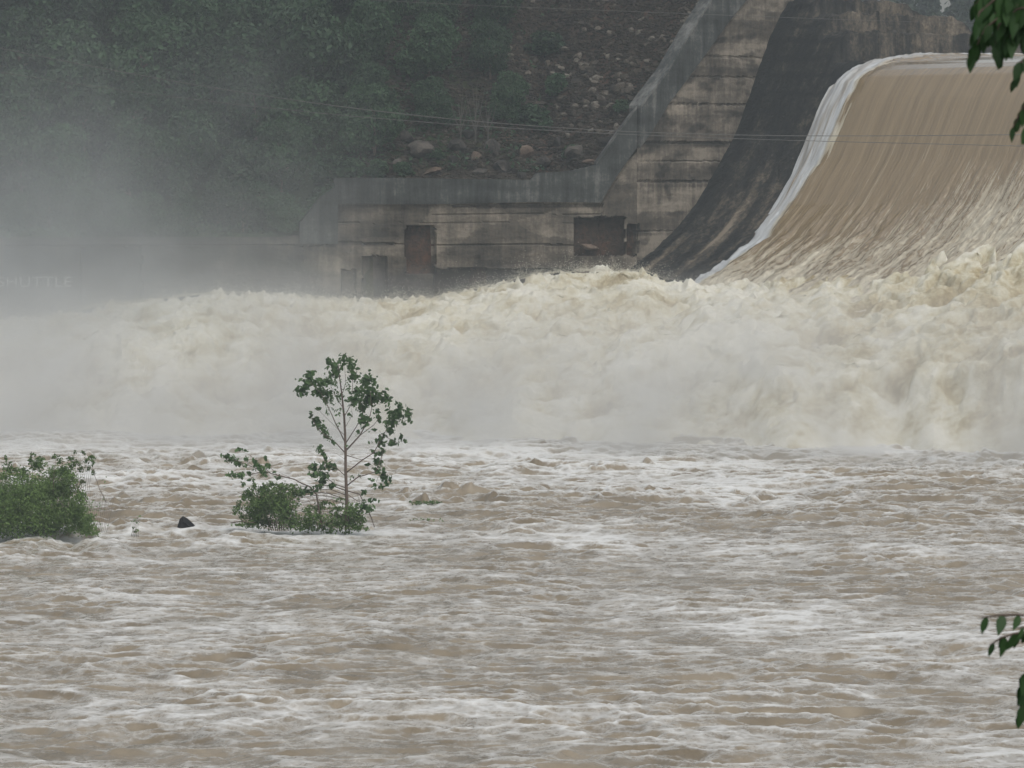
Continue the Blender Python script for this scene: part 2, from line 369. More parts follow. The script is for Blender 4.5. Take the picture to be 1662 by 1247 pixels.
Zd = Zd + fbm(U * 1.7, T * 1.7, 4, 104) * .22 * sst(-8.5, -10.5, T) + fbm(U * 1.3, T * 1.3, 4, 105) * .16 * (1 + .8 * sst(-9, -13, T)) + fbm(U * 4, T * 4, 3, 106) * .05
Zd = np.where(U > 6.6, np.minimum(Zd, np.interp(T, FLOW_T, FLOW_Z) - .5), Zd)
tone = .27 - .10 * sst(-8.5, -10, T) + .34 * fbm(U * .8, T * .22, 4, 107) + .10 * sst(-10.5, -13, T) + .75 * np.clip(fbm(U * 1.1 + 3, T * .16, 3, 108) + .06, 0, 1) * sst(-7, -2.5, T) \
    + .16 * sst(-14, -17, T) - .26 * sst(.14, .04, np.abs((Zd + .25 * fbm(U, T, 2, 122)) % .95 - .5)) * sst(-6, -8, T) - .16 * sst(.9, .2, np.abs(U - .3)) - .12 * sst(4.9, 6.2, U) + .15 * sst(.3, .1, lev - Zd) * (T < -8.5) * (1 + 1.2 * fbm(U, T, 3, 109))
child_np('dry_face', [ut(a, b, c) for a, b, c in zip(U.ravel(), T.ravel(), Zd.ravel())], grid_faces(*U.shape), MAT['masonry'], dam, attrs={'tone': tone})
uu = spaced([(7.5, 61, 3)]); tt = spaced([(-16, 5, .7)]); U, T = np.meshgrid(uu, tt)
Zb = np.interp(T, FLOW_T, FLOW_Z) - .9
child_np('concrete_crest', [ut(a, b, c) for a, b, c in zip(U.ravel(), T.ravel(), Zb.ravel())], grid_faces(*U.shape), MAT['masonry'], dam, attrs={'tone': U * 0 + .3})
m = MB(); m.v = []
P = [ut(-1.2, -34, -3), ut(61, -34, -3), ut(61, -16, -3), ut(-1.2, -16, -3)]
q = MB(); q.add([*P, *[p + np.array([0, 0, 18.5]) for p in P]], [(0, 1, 5, 4), (1, 2, 6, 5), (2, 3, 7, 6), (3, 0, 4, 7), (4, 5, 6, 7)])
q.v = [tuple(np.array(p) - np.array(dam.location)) for p in q.v]; q.build('upstream_body', MAT['masonry'], dam)

# loose rubble on the crest knob
def rock_mesh(name, seed, sub=2, flat=.75):
    import bmesh
    bm = bmesh.new(); bmesh.ops.create_icosphere(bm, subdivisions=sub, radius=1)
    rr = random.Random(seed); cuts = [(Vector((rr.gauss(0, 1), rr.gauss(0, 1), rr.gauss(0, 1))).normalized(), rr.uniform(.5, .85)) for _ in range(11)]
    off = rr.uniform(0, 100)
    for v in bm.verts:
        p = v.co.copy()
        for n, d in cuts:
            s = p.dot(n)
            if s > d: p -= n * (s - d)
        k = float(pn(np.array([p.x * 2.3 + off]), np.array([p.y * 2.3 + p.z * 1.7]), 3)[0]); p *= 1 + .09 * k
        p.z *= flat; v.co = p
    me = bpy.data.meshes.new(name); bm.to_mesh(me); bm.free(); return me
ROCKS = [rock_mesh('rock_shape', i) for i in range(7)]
def place_rock(name, me, p, s, rz, mat, label, cat, group=None, tilt=(0, 0)):
    key = (me.name, mat.name)
    if key not in place_rock.c:
        mm = me.copy(); mm.materials.clear(); mm.materials.append(mat); place_rock.c[key] = mm
    o = link(name, place_rock.c[key]); o.location = tuple(p); o.scale = s; o.rotation_euler = (tilt[0], tilt[1], rz); return tag(o, label, cat, group)
place_rock.c = {}
rnd = random.Random(4)

# ---------------------------------------------------------------- flow over the spillway
uu = spaced([(6.3, 30, .09), (30, 60, .5)]); tt = spaced([(-60, -20, 4), (-20, -14, .5), (-14, 5.5, .07), (5.5, 12, .4)])
U, T = np.meshgrid(uu, tt); Zf = np.interp(T, FLOW_T, FLOW_Z)
ker = None
edge_w = 6.7 + .32 * fbm(T * .9, T * 0 + U * .2, 4, 110)
strip = 2.2 - 1.0 * sst(-9, -1, T) + .5 * fbm(T * .45, U * 0, 3, 111)
e = (U - edge_w) / strip
thick = (.30 * sst(-10, -6, T) - .28 * sst(-7, -12, T)) * sst(.7, 1.3, e) - .35 * sst(.15, -.1, e)
turb = sst(-4.5, 2.5, T + (U - 12) * .26 + 1.6 * fbm(U * .5, T * .12, 3, 112))
streak = fbm(U * 1.6, T * .09, 4, 113)
Zf = Zf + thick + streak * .05 * sst(-9, -5, T) + sst(1.3, .7, e) * fbm(U * 3.5, T * 1.1, 4, 117) * .16 + turb * (fbm(U * 1.1, T * .5, 4, 114) * .36 + fbm(U * 4, T * 1.8, 3, 118) * .10)
Zf = np.where(T < -14, Zf - .35 * sst(-14, -20, T) * 0, Zf)
white = sst(1.25, .75, e + .55 * fbm(U * 2.2, T * .7, 4, 116))
gap = np.exp(-((e - 1.0) / .12) ** 2) * sst(-9.5, -12, T)
foam = -.12 + white * (.80 + .25 * fbm(U * 2.2, T * .35, 3, 119)) - gap * .7 + .12 * sst(-8, -3, T) + .33 * turb + .30 * sst(1.5, 5.5, T) + np.clip(streak, 0, 1) * .45 * sst(-9, -4, T) + .35 * fbm(U / 3.5, T / 7, 3, 121) * sst(-9, -4, T) + .10 * sst(-6, -2, T) + .28 * sst(18, 30, U - T * .3) * sst(-7, 0, T)
amp = .10 + .62 * sst(-9.5, -4, T) + .45 * white + .40 * turb
me = mesh_np('spillway_water', [ut(a, b, c) for a, b, c in zip(U.ravel(), T.ravel(), Zf.ravel())], grid_faces(*U.shape), attrs={'foam': foam, 'turb': np.clip(turb, 0, 1), 'amp': amp, 'edge': white * sst(1.0, .7, e)})
uvl = me.uv_layers.new(name='UVMap'); li = np.empty(len(me.loops), dtype=np.int32); me.loops.foreach_get('vertex_index', li)
sl = np.interp(T, tt, np.concatenate([[0], np.cumsum(np.hypot(np.diff(tt), np.diff(np.interp(tt, FLOW_T, FLOW_Z))))]))
uvl.data.foreach_set('uv', np.stack([U.ravel()[li], sl.ravel()[li]], -1).astype(np.float32).ravel())
o = link('spillway_water', me, MAT['sheet']); tag(o, kind='structure')

# ---------------------------------------------------------------- the boil at the foot of the dam
bx = spaced([(-90, -34, .7), (-34, 32, .10), (32, 62, .35)]); by = spaced([(140, 178, .25), (178, 222, .10)])
X, Y = np.meshgrid(bx, by)
cp = [(-90, 520, 212), (0, 512, 212), (90, 505, 212), (150, 491, 213), (250, 478, 213), (350, 467, 214), (480, 472, 215), (600, 481, 215), (700, 476, 215), (800, 456, 215), (870, 437, 215), (960, 430, 215),
      (1045, 432, 214), (1080, 446, 214), (1120, 451, 213), (1200, 452, 212), (1290, 462, 211), (1400, 475, 208), (1500, 480, 206), (1600, 475, 203), (1700, 470, 201), (2523, 478, 180), (3277, 490, 166)]
cw = np.array([at(*c) for c in cp]); cxs = cw[:, 0]
ztop = np.interp(X, cxs, cw[:, 2]); yc = np.interp(X, cxs, cw[:, 1])
yf = np.interp(X, [-40, -24, -8, 8, 26, 40, 62], [196, 195, 190, 187, 182, 168, 148]) + fbm(X / 5, X * 0, 3, 120) * 4.5 + fbm(X / 13, X * 0 + 5, 2, 127) * 6
q = np.clip((Y - yf) / (yc - yf), 0, 1.6)
rt_ = sst(4, 16, X)
ztop = ztop + fbm(X / 3.5, X * 0 + 2, 3, 124) * 1.1 * sst(8, 14, X) + fbm(X / 2.2, X * 0, 3, 125) * .35
E = np.where(q < 1, q * (.55 - .45 * rt_) + (.45 + .45 * rt_) * np.sin(np.clip(q, 0, 1) * math.pi / 2) ** (1.5 - .8 * rt_), 1 - .35 * (q - 1))
env = E * ztop * sst(-88, -62, X) - .5
swell = fbm(X / 7, Y / 7 + 4, 2, 130); lump = 1 - np.abs(fbm(X / 3.2, Y / 3.2, 4, 135)) * 2.0
fine = fbm(X / 1.0, Y / 1.0, 4, 140); fine2 = fbm(X / .35, Y / .35, 2, 146)
A1 = sst(0, .25, q)
dz = A1 * (swell * 1.4 * np.sin(np.clip(q, 0, 1) * math.pi) + (lump - .55) * (.50 - .22 * sst(0, 15, X)) + fine * .34 + fine2 * .14)
spike = np.clip(fbm(X / .5, Y / 1.1, 4, 150) - .12, 0, 1) * .8 * sst(.8, .98, q)
Zb = env + dz + spike
un, tn = to_ut(X, Y)
sheet = np.interp(tn, FLOW_T, FLOW_Z)
ov = sst(6, 8, un)                                  # where the boil meets the falling sheet
Zb = np.where((un > 5.5) & (tn < 9), np.minimum(Zb, sheet + 1.2 + sst(2, 9, tn) * 5), Zb)
wallclip = land_mask(X, Y)
a0, a1 = at(1190, 470, 213), at(1412, 418, 209.5); ab = a1[:2] - a0[:2]; kk = np.clip(((X - a0[0]) * ab[0] + (Y - a0[1]) * ab[1]) / (ab @ ab), 0, 1)   # a tongue of spray thrown up off the sheet
dd = np.hypot(X - a0[0] - kk * ab[0], Y - a0[1] - kk * ab[1]); zr = a0[2] + kk * (a1[2] - a0[2]) + fine * .7 + fine2 * .35 + lump * .25 - .35 - .5 * kk ** 3
wr = np.exp(-(dd / 1.5) ** 2) * sst(1.05, .45, kk + .25 * fine); Zb = np.maximum(Zb, zr * wr + (1 - wr) * (Zb.min() - 3) * 0 + (1 - wr) * (np.minimum(Zb, zr) - 0.0))
rr2 = sst(14, 25, X); sk = sst(8, 10, un) * sst(0, 1, (tn - 1.5 + 3.6 * rr2 + 3.4 * fbm(X / 2, Y / 2, 3, 128)) / 3.5) * A1
Zb = np.maximum(Zb, (sheet + .15 + rr2 * .40 * (.2 + lump) + lump * .45 + fine * .3 + fine2 * .1) * sk - 5 * (1 - sk))
dX = A1 * (fbm(X / 1.6 + 40, Y / 1.6, 3, 160) * .5); dY = A1 * (fbm(X / 1.6, Y / 1.6 + 40, 3, 165) * .7)
tint = .52 + swell * .3 + (lump - .5) * .35 + fine * .2 + .12 * sst(1, -20, X) * 0 - .10 * sst(8, 20, X) + .2 * sst(.25, .0, q)
keepf = (~wallclip[:-1, :-1]) & (q[:-1, :-1] > .0) & (tn[:-1, :-1] > -9)
o = link('water_boil', mesh_np('water_boil', np.stack([X + dX, Y + dY, Zb], -1), grid_faces(*X.shape, mask=keepf), attrs={'tint': tint}), MAT['boil']); tag(o, kind='structure')
# droplets torn off the boil's crest
rs_ = np.random.RandomState(9); nD = 60000
cxr = rs_.uniform(-34, 30, nD); yy = np.interp(cxr, cxs, cw[:, 1]) + rs_.normal(-.6, 1.6, nD); zz = np.interp(cxr, cxs, cw[:, 2])
cl = np.clip(fbm(cxr / 1.1, yy / 1.3, 3, 170) + .15, 0.02, 1)
zz = zz - .25 + np.abs(rs_.normal(0, 1, nD)) * cl * .9
rr_ = rs_.uniform(.005, .015, nD)
tet = np.array([[1, 1, 1], [1, -1, -1], [-1, 1, -1], [-1, -1, 1]]) * .8
V = np.stack([cxr, yy, zz], -1)[:, None, :] + tet[None] * rr_[:, None, None]
b = (np.arange(nD) * 4)[:, None, None]; Ft = (np.array([[0, 1, 2], [0, 3, 1], [0, 2, 3], [1, 3, 2]])[None] + b).reshape(-1, 3)
ok = ~((to_ut(cxr, yy)[0] > 9))
V = V[ok]; Ft = (np.array([[0, 1, 2], [0, 3, 1], [0, 2, 3], [1, 3, 2]])[None] + (np.arange(len(V)) * 4)[:, None, None]).reshape(-1, 3)
o = link('spray_droplets', mesh_np('spray_droplets', V, Ft, attrs={'tint': np.full(len(V) * 4, .8)}), MAT['boil'])
tag(o, 'fine white droplets thrown up along the crest of the churning foam', 'spray', kind='stuff')
del X, Y, Zb, dX, dY

# ---------------------------------------------------------------- walls
def on_wall(px, py):                                # photo pixel -> (s, z); s > 0 along the basin wall, s < 0 up the training wall
    o = CAM; d = ray(px, py)
    k = np.dot(C0 - o, Ln) / np.dot(d, Ln); P = o + d * k; s = np.dot(P - C0, Ld)
    if s >= 0: return s, P[2]
    k = np.dot(W0 - o, Ad) / np.dot(d, Ad); P = o + d * k; return -(TC - np.dot(P - W0, Fd)), P[2]
def wall_pt(s, z, out=0):
    s = np.asarray(s, float); z = np.asarray(z, float)
    bas = C0[None] + s[:, None] * Ld[None] + out[:, None] * Ln[None]
    tr = C0[None] + s[:, None] * Fd[None] + out[:, None] * Ad[None]
    p = np.where(s[:, None] >= 0, bas, tr); p[:, 2] = z; return p
def S(px, py=400): return on_wall(px, py)[0]
def Zw(px, py): return on_wall(px, py)[1]
def wall_face(name, s0, s1, ztop_f, zbot, st, parent, rects, grooves, mat, tonef, outf=None, dz=.09):
    ss = spaced([(s0, s1, st)]); n = int((max(ztop_f(ss)) - zbot) / dz) + 1
    v = np.linspace(0, 1, n); Sg, Vg = np.meshgrid(ss, v); Zt = ztop_f(Sg); Zg = zbot + (Zt - zbot) * Vg
    out = fbm(Sg / 1.2, Zg / .5, 4, 210) * .05 + fbm(Sg * 2, Zg * 2, 3, 214) * .03
    tone = tonef(Sg, Zg)
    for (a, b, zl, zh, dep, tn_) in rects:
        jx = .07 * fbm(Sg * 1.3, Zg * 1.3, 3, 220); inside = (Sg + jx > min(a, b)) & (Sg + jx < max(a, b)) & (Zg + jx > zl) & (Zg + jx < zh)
        out = np.where(inside, -dep + out * .5, out); tone = np.where(inside, tone + tn_, tone)  # openings and recesses also painted darker, their shade put into the tone
    for (a, b, zg, hw, dep) in grooves:
        gmk = (np.abs(Zg - zg - .05 * fbm(Sg * .6, Sg * 0, 2, 230)) < hw) & (Sg > min(a, b)) & (Sg < max(a, b)); out = np.where(gmk, out - dep, out); tone = np.where(gmk, tone - .14, tone)
    P = wall_pt(Sg.ravel(), Zg.ravel(), out.ravel())
    o = child_np(name, P, grid_faces(*Sg.shape), mat, parent, smooth=False, attrs={'tone': tone}); return o
def band(name, pts_lo, pts_hi, thick, out0, mat, parent, tone=.45):   # a slab of wall between two traced edges
    n = len(pts_lo); V = []
    for (s, z) in pts_lo: V.append(wall_pt([s], [z], np.array([out0]))[0])
    for (s, z) in pts_hi: V.append(wall_pt([s], [z], np.array([out0]))[0])
    for (s, z) in pts_lo: V.append(wall_pt([s], [z], np.array([out0 - thick]))[0])
    for (s, z) in pts_hi: V.append(wall_pt([s], [z], np.array([out0 - thick]))[0])
    F_ = []
    for i in range(n - 1):
        F_ += [(i, i + 1, n + i + 1, n + i), (2 * n + i + 1, 2 * n + i, 3 * n + i, 3 * n + i + 1), (n + i, n + i + 1, 3 * n + i + 1, 3 * n + i), (2 * n + i, 2 * n + i + 1, i + 1, i)]
    F_ += [(0, n, 3 * n, 2 * n), (n - 1, 3 * n - 1, 4 * n - 1, 2 * n - 1)]
    V = np.array(V) - np.array(parent.location); me = bpy.data.meshes.new(name); me.from_pydata([tuple(p) for p in V], [], F_); me.update()
    a = me.attributes.new('tone', 'FLOAT', 'POINT'); a.data.foreach_set('value', [tone] * len(V))
    return link(name, me, mat, parent)
def dens(pts, n=12):                                # resample a traced edge in (s, z)
    q = [on_wall(*p) for p in pts]; return q

# training wall beside the ogee
tw = empty('training_wall', C0 + np.array([0, 0, 0])); tag(tw, 'tall stained concrete training wall beside the dark spillway face, with streaked horizontal pour lines', 'retaining wall')
par_hi = [on_wall(x, y) for x, y in ((1191, -60), (1151, 0), (1113, 58), (1080, 115), (1057, 145), (1045, 160), (1034, 176))]
par_lo = [on_wall(x, y) for x, y in ((1252, -60), (1207, 0), (1176, 38), (1126, 108), (1080, 169), (1052, 215), (1034, 240))]
def ztop_tr(s):
    q = sorted(par_lo); return np.interp(s, [a for a, b in q], [b for a, b in q]) + .15
def tone_tr(Sg, Zg):
    t = .52 + .22 * np.sign(np.sin(Zg * 2.4 + .6)) * .4 + .10 * pn(Sg * .5, Zg * .9, 240)
    for zb, k in ((Zw(1150, 168), .35), (Zw(1100, 297), .4)):     # mineral streaks bleeding below the pour joints
        dd = zb - Zg; st = np.clip(pn(Sg * 5, Zg * .25, 241) * 1.3 + .25, 0, 1); t = t + k * st * ((dd > 0) * np.exp(-np.clip(dd, 0, 9) / .7)) * sst(-11, -3, Sg) * 1.2
    t = t + .34 * fbm(Sg / 2.2, Zg / 1.1, 4, 243) - .3 * sst(.12, .35, fbm(Sg / 1.5 + 9, Zg / .8, 3, 247)); t = t - .25 * sst(.35, .0, np.abs(Zg - Zw(1110, 235))) + .12 * sst(.2, 0, np.abs(Zg - Zw(1110, 240)))
    return t
GR = [(-20, 0, Zw(1150, 92), .06, .05), (-20, 0, Zw(1150, 125), .05, .05), (-20, 0, Zw(1150, 170), .06, .08), (-20, 0, Zw(1100, 232), .08, .08), (-20, 0, Zw(1100, 262), .04, .05), (-20, 0, Zw(1100, 295), .07, .08), (-20, 0, Zw(1100, 375), .05, .05)]
wall_face('wall_face', -14.5, -.02, ztop_tr, -1, .09, tw, [(S(1016, 380) * 0 - .02, S(1036, 400) if S(1036, 400) < 0 else -.5, Zw(1025, 412), Zw(1025, 362), 1.2, -.4)], GR, MAT['wall'], tone_tr)
band('parapet', par_lo, par_hi, .9, .28, MAT['coping'], tw)
cop_lo = [(s - .02, z - .16) for s, z in par_hi]
band('coping', [(s, z + .003) for s, z in par_hi], [(s, z + .16) for s, z in par_hi], 1.0, .34, MAT['coping'], tw, .62)

# basin wall to the left
bw = empty('basin_wall', C0 + 12 * Ld); tag(bw, 'weathered concrete basin wall with a square dark opening and a tall recess, grey band along its top', 'retaining wall')
zt_pts = [(-.5, Zw(1030, 260)), (S(975), Zw(975, 325)), (S(600), Zw(600, 330)), (S(545), Zw(545, 335)), (S(530), Zw(530, 372)), (S(485), Zw(485, 375)), (S(478), Zw(478, 396)), (S(430), Zw(430, 398)), (S(425), Zw(425, 330)), (S(420), Zw(420, 330)), (90, Zw(420, 330))]
zt_pts = [(-.5, Zw(1033, 232)), (S(1000), Zw(1000, 279)), (S(975), Zw(975, 321)), (S(545), Zw(545, 326)), (S(535), Zw(535, 345)), (S(500), Zw(500, 352)), (S(492), Zw(492, 380)), (S(455), Zw(455, 385)), (90, Zw(300, 385))]
def ztop_b(s): return np.interp(s, [a for a, b in zt_pts], [b for a, b in zt_pts])
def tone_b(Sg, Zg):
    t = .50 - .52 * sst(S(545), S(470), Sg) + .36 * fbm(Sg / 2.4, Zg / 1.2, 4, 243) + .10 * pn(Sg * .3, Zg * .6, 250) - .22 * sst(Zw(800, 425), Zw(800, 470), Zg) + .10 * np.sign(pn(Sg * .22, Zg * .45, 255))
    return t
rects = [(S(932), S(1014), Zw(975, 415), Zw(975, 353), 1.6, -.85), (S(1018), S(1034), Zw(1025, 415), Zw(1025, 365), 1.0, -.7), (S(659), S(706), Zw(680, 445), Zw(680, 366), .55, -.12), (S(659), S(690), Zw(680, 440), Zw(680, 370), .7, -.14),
         (S(588), S(628), Zw(600, 500), Zw(600, 416), .3, -.12), (S(553), S(578), Zw(560, 500), Zw(560, 438), .3, -.15), (S(705), S(930), Zw(800, 500), Zw(800, 436), .35, -.25), (S(130), S(230), Zw(200, 520), Zw(200, 400), .3, -.1)]
GR = [(0, 60, Zw(700, 398), .045, .07), (S(980), S(735), Zw(850, 334), .09, .10), (S(980), S(700), Zw(850, 348), .03, .05), (S(640), S(520), Zw(560, 395), .07, .12), (0, 30, Zw(700, 362), .02, .04)]
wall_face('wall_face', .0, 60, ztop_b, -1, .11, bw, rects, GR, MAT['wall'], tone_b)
bl = [on_wall(x, y) for x, y in ((1033, 240), (1000, 287), (974, 329), (930, 328.5), (860, 328), (740, 331), (640, 332), (545, 331))]
bh = [on_wall(x, y) for x, y in ((1033, 177), (1005, 214), (967, 268), (925, 278), (872, 281), (862, 292), (640, 289), (542, 289))]
band('parapet', bl, bh, .9, .22, MAT['coping'], bw, .42)
band('coping', [(s, z + .003) for s, z in bh[:3]], [(s, z + .16) for s, z in bh[:3]], 1.0, .28, MAT['coping'], bw, .62)
st = [(S(545), Zw(545, 292)), (S(520), Zw(520, 318)), (S(500), Zw(500, 352))]
band('end_block', [(S(548), Zw(548, 396)), (S(520), Zw(520, 396)), (S(486), Zw(486, 396))], [(S(548), Zw(548, 300)), (S(520), Zw(520, 320)), (S(486), Zw(486, 362))], .9, .35, MAT['coping'], bw, .40)
# ledge slab stuck in the opening, and paint marks
m = MB(); c = at(958, 401, 221.6) 
place_rock('fallen_slab', ROCKS[2], wall_pt([S(958)], [Zw(958, 403)], np.array([-.2]))[0], (.62, .3, .28), .1, MAT['redrock'], 'tan stone slab resting in the dark square opening of the concrete wall', 'rock', tilt=(0, .25))
# faded lettering painted on the far left of the wall
cu = bpy.data.curves.new('painted_letters', 'FONT'); cu.body = 'SHUTTLE'; cu.size = 1.0; cu.extrude = .006; cu.space_character = 1.06
tmp = bpy.data.objects.new('tmp_text', cu); COL.objects.link(tmp); bpy.context.view_layer.update()
me = bpy.data.meshes.new_from_object(tmp); me.name = 'painted_letters'; bpy.data.objects.remove(tmp)
co = np.empty(len(me.vertices) * 3, dtype=np.float32); me.vertices.foreach_get('co', co); co = co.reshape(-1, 3)
lx = (co[:, 0] - co[:, 0].min()) / (np.ptp(co[:, 0])); lz = (co[:, 1] - co[:, 1].min()) / np.ptp(co[:, 1])
sA, zA = on_wall(-4, 466); sB, _ = on_wall(116, 466); _, zB = on_wall(50, 449)
P = wall_pt(sA + (sB - sA) * lx, zA + (zB - zA) * lz, .12 + co[:, 2]); P = P - np.array(bw.location)
me.vertices.foreach_set('co', P.astype(np.float32).ravel()); me.update(); o = link('painted_letters', me, None, bw); me.materials.clear(); me.materials.append(MAT['white'])
o['label'] = 'faded white painted capital letters on the mist-covered end of the wall'

# ---------------------------------------------------------------- boulders, riprap
bould = [(660, 218, 26, 22, 'rock', 'grey rounded boulder'), (632, 205, 20, 14, 'redrock', 'reddish small boulder'), (684, 240, 48, 26, 'rock', 'large dark boulder'), (645, 262, 22, 12, 'rock', 'low dark stone'), (700, 277, 48, 11, 'redrock', 'flat pinkish slab'),
         (742, 232, 34, 24, 'rock', 'angular grey boulder'), (735, 258, 22, 14, 'rock', 'squat dark stone'), (772, 250, 20, 13, 'redrock', 'brown stone'), (800, 235, 34, 26, 'rock', 'broad grey boulder'), (815, 268, 34, 18, 'rock', 'dark lying boulder'),
         (851, 244, 26, 20, 'redrock', 'tan upright boulder'), (880, 262, 30, 18, 'rock', 'dark blocky stone'), (935, 240, 40, 26, 'rock', 'big pale grey boulder'), (905, 228, 22, 15, 'rock', 'small grey boulder'), (960, 262, 34, 8, 'redrock', 'thin tan slab leaning on the parapet'),
         (846, 283, 26, 12, 'rock', 'low rounded stone on the wall'), (780, 278, 26, 10, 'rock', 'flat dark stone'), (610, 232, 20, 13, 'redrock', 'rusty stone half in leaves'), (985, 228, 24, 16, 'rock', 'grey stone beside the sloping parapet'), (760, 215, 22, 14, 'rock', 'stone under the bare saplings')]
for i, (px, py, wpx, hpx, mk, lab) in enumerate(bould):
    p = pick(px, py + hpx * .5, 220); sc = p[1] / f; a, c_ = wpx * sc * .62, hpx * sc * .75
    place_rock('boulder', ROCKS[i % 7], p + np.array([0, 0, c_ * .3]), (a, a * .8, c_ * 1.2), rnd.uniform(0, 6), MAT[mk], lab + (' on the rocky bench above the concrete wall' if 'wall' not in lab and 'parapet' not in lab and 'sapling' not in lab and 'leaves' not in lab else ' of the rocky bench'), 'boulder', 'boulders on the bench above the wall', (rnd.uniform(-.3, .3), rnd.uniform(-.3, .3)))
def in_riprap(px, py): return px > 838 + max(0, (py - 60)) * .10 + 30 * math.sin(py * .05) and px < 1172 - py * .68 - 18
k = 0
while k < 240:
    px, py = rnd.uniform(820, 1180), rnd.uniform(-10, 225)
    if not in_riprap(px, py): continue
    if py < 90 and rnd.random() < .4: continue
    p = pick(px, py, 218); s = rnd.uniform(.13, .30) * (1.25 if 100 < py < 180 else 1)
    place_rock('riprap_stone', ROCKS[k % 7], p + np.array([0, 0, s * .1]), (s * rnd.uniform(.8, 1.5), s, s * rnd.uniform(.8, 1.2)), rnd.uniform(0, 6), MAT['riprap'],
               'angular grey riprap stone lying on the embankment slope left of the sloping parapet', 'rock', 'riprap stones on the embankment', (rnd.uniform(-.5, .5), rnd.uniform(-.5, .5))); k += 1
small = rock_mesh('small_rock', 31, 1); sv_ = np.array([v.co[:] for v in small.vertices]); sf_ = np.array([p.vertices[:] for p in small.polygons])
rs_ = np.random.RandomState(12); VV = []; n = 0
while n < 24000:
    X_ = rs_.uniform(-9, 18, 4000); Y_ = rs_.uniform(222, 250, 4000); mk = land_mask(X_, Y_) & (to_ut(X_, Y_)[0] < -1.0); X_, Y_ = X_[mk], Y_[mk]
    Z_ = ground_z(X_, Y_); vis = (Z_ < 24); X_, Y_, Z_ = X_[vis], Y_[vis], Z_[vis]
    s = rs_.uniform(.06, .2, len(X_)); an = rs_.uniform(0, 6.3, len(X_)); c_, s_ = np.cos(an), np.sin(an)
    b = sv_[None] * np.stack([s * rs_.uniform(.8, 1.6, len(s)), s, s], -1)[:, None]
    VV.append(np.stack([b[..., 0] * c_[:, None] - b[..., 1] * s_[:, None] + X_[:, None], b[..., 0] * s_[:, None] + b[..., 1] * c_[:, None] + Y_[:, None], b[..., 2] + Z_[:, None]], -1)); n += len(X_)
VV = np.concatenate(VV); FF = (sf_[None] + (np.arange(len(VV)) * len(sv_))[:, None, None]).reshape(-1, 3)
o = link('riprap', mesh_np('riprap', VV, FF, smooth=False), MAT['riprap']); tag(o, 'countless small broken stones covering the embankment slope', 'rubble', kind='stuff')
# blocks along the crest knob
k = 0
for i in range(60):
    u = rnd.uniform(1.0, 6.4); t = rnd.uniform(-22, -13.5); s = rnd.uniform(.15, .42)
    zb = float(np.interp(u, [0, 1, 2.3, 3.9, 5.6], [23.6, 22.1, 21.0, 19.95, 18.4])); zb = min(zb, 21.8 - max(0, -t - 16.5 - u * .25) * .42)
    if zb < 18: continue
    place_rock('crest_rock', ROCKS[i % 7], ut(u, t, zb + s * .1), (s * 1.3, s, s * .8), rnd.uniform(0, 6), MAT['rock'], 'broken grey rock on the stepped stone shoulder behind the spillway crest', 'rock', 'loose rocks on the crest shoulder')

# ---------------------------------------------------------------- leaves
def leaf_cloud(name, lobes, n, size, seed, mat, parent=None, fold=True, jitter=.35, hollow=.55, origin=None, droop=0):
    r = np.random.RandomState(seed); vol = np.array([l[3] * l[4] * l[5] for l in lobes]) ** .75; pk = r.choice(len(lobes), n, p=vol / vol.sum())
    L = np.array(lobes)[pk]; d = r.normal(size=(n, 3)); d /= np.linalg.norm(d, axis=1)[:, None]; rad = hollow + (1 - hollow) * r.rand(n) ** .6
    wob = 1 + jitter * np.stack([fbm(d[:, 0] * 2.5 + pk * 3.1, d[:, 2] * 2.5 + d[:, 1] * 2, 3, seed)] * 3, -1) * 1.4
    C = L[:, :3] + d * L[:, 3:6] * rad[:, None] * wob
    s = size * r.uniform(.55, 1.35, n)
    nrm = d * .6 + r.normal(size=(n, 3)) * .7 + np.array([0, 0, .35]); nrm /= np.linalg.norm(nrm, axis=1)[:, None]
    a = np.cross(nrm, r.normal(size=(n, 3))); a /= np.linalg.norm(a, axis=1)[:, None]
    if droop: a = a * (1 - droop) + np.array([0, 0, -droop]); a /= np.linalg.norm(a, axis=1)[:, None]; nrm = np.cross(a, np.cross(nrm, a)); nrm /= np.linalg.norm(nrm, axis=1)[:, None] + 1e-9
    b = np.cross(nrm, a); s = s[:, None]
    # a folded six-sided leaf
    pts = [(-.6, 0, 0), (-.15, .38, .1), (.35, .26, .08), (.7, 0, -.05), (.35, -.26, .08), (-.15, -.38, .1)]
    V = np.stack([C + a * (p[0] * s) + b * (p[1] * s) + nrm * (p[2] * s) for p in pts], 1)
    F_ = (np.array([[0, 1, 2, 3], [0, 3, 4, 5]])[None] + (np.arange(n) * 6)[:, None, None]).reshape(-1, 4)
    if origin is not None: V = V - np.array(origin)
    q = np.clip(r.rand(n) * .75 + .25 * (nrm[:, 2] > 0), 0, 1); me = mesh_np(name, V, F_, smooth=False, fattrs={'rnd': np.repeat(q, 2)})  # random tone, plus light from above painted on up-facing leaves
    return link(name, me, mat, parent) if parent is not False else me

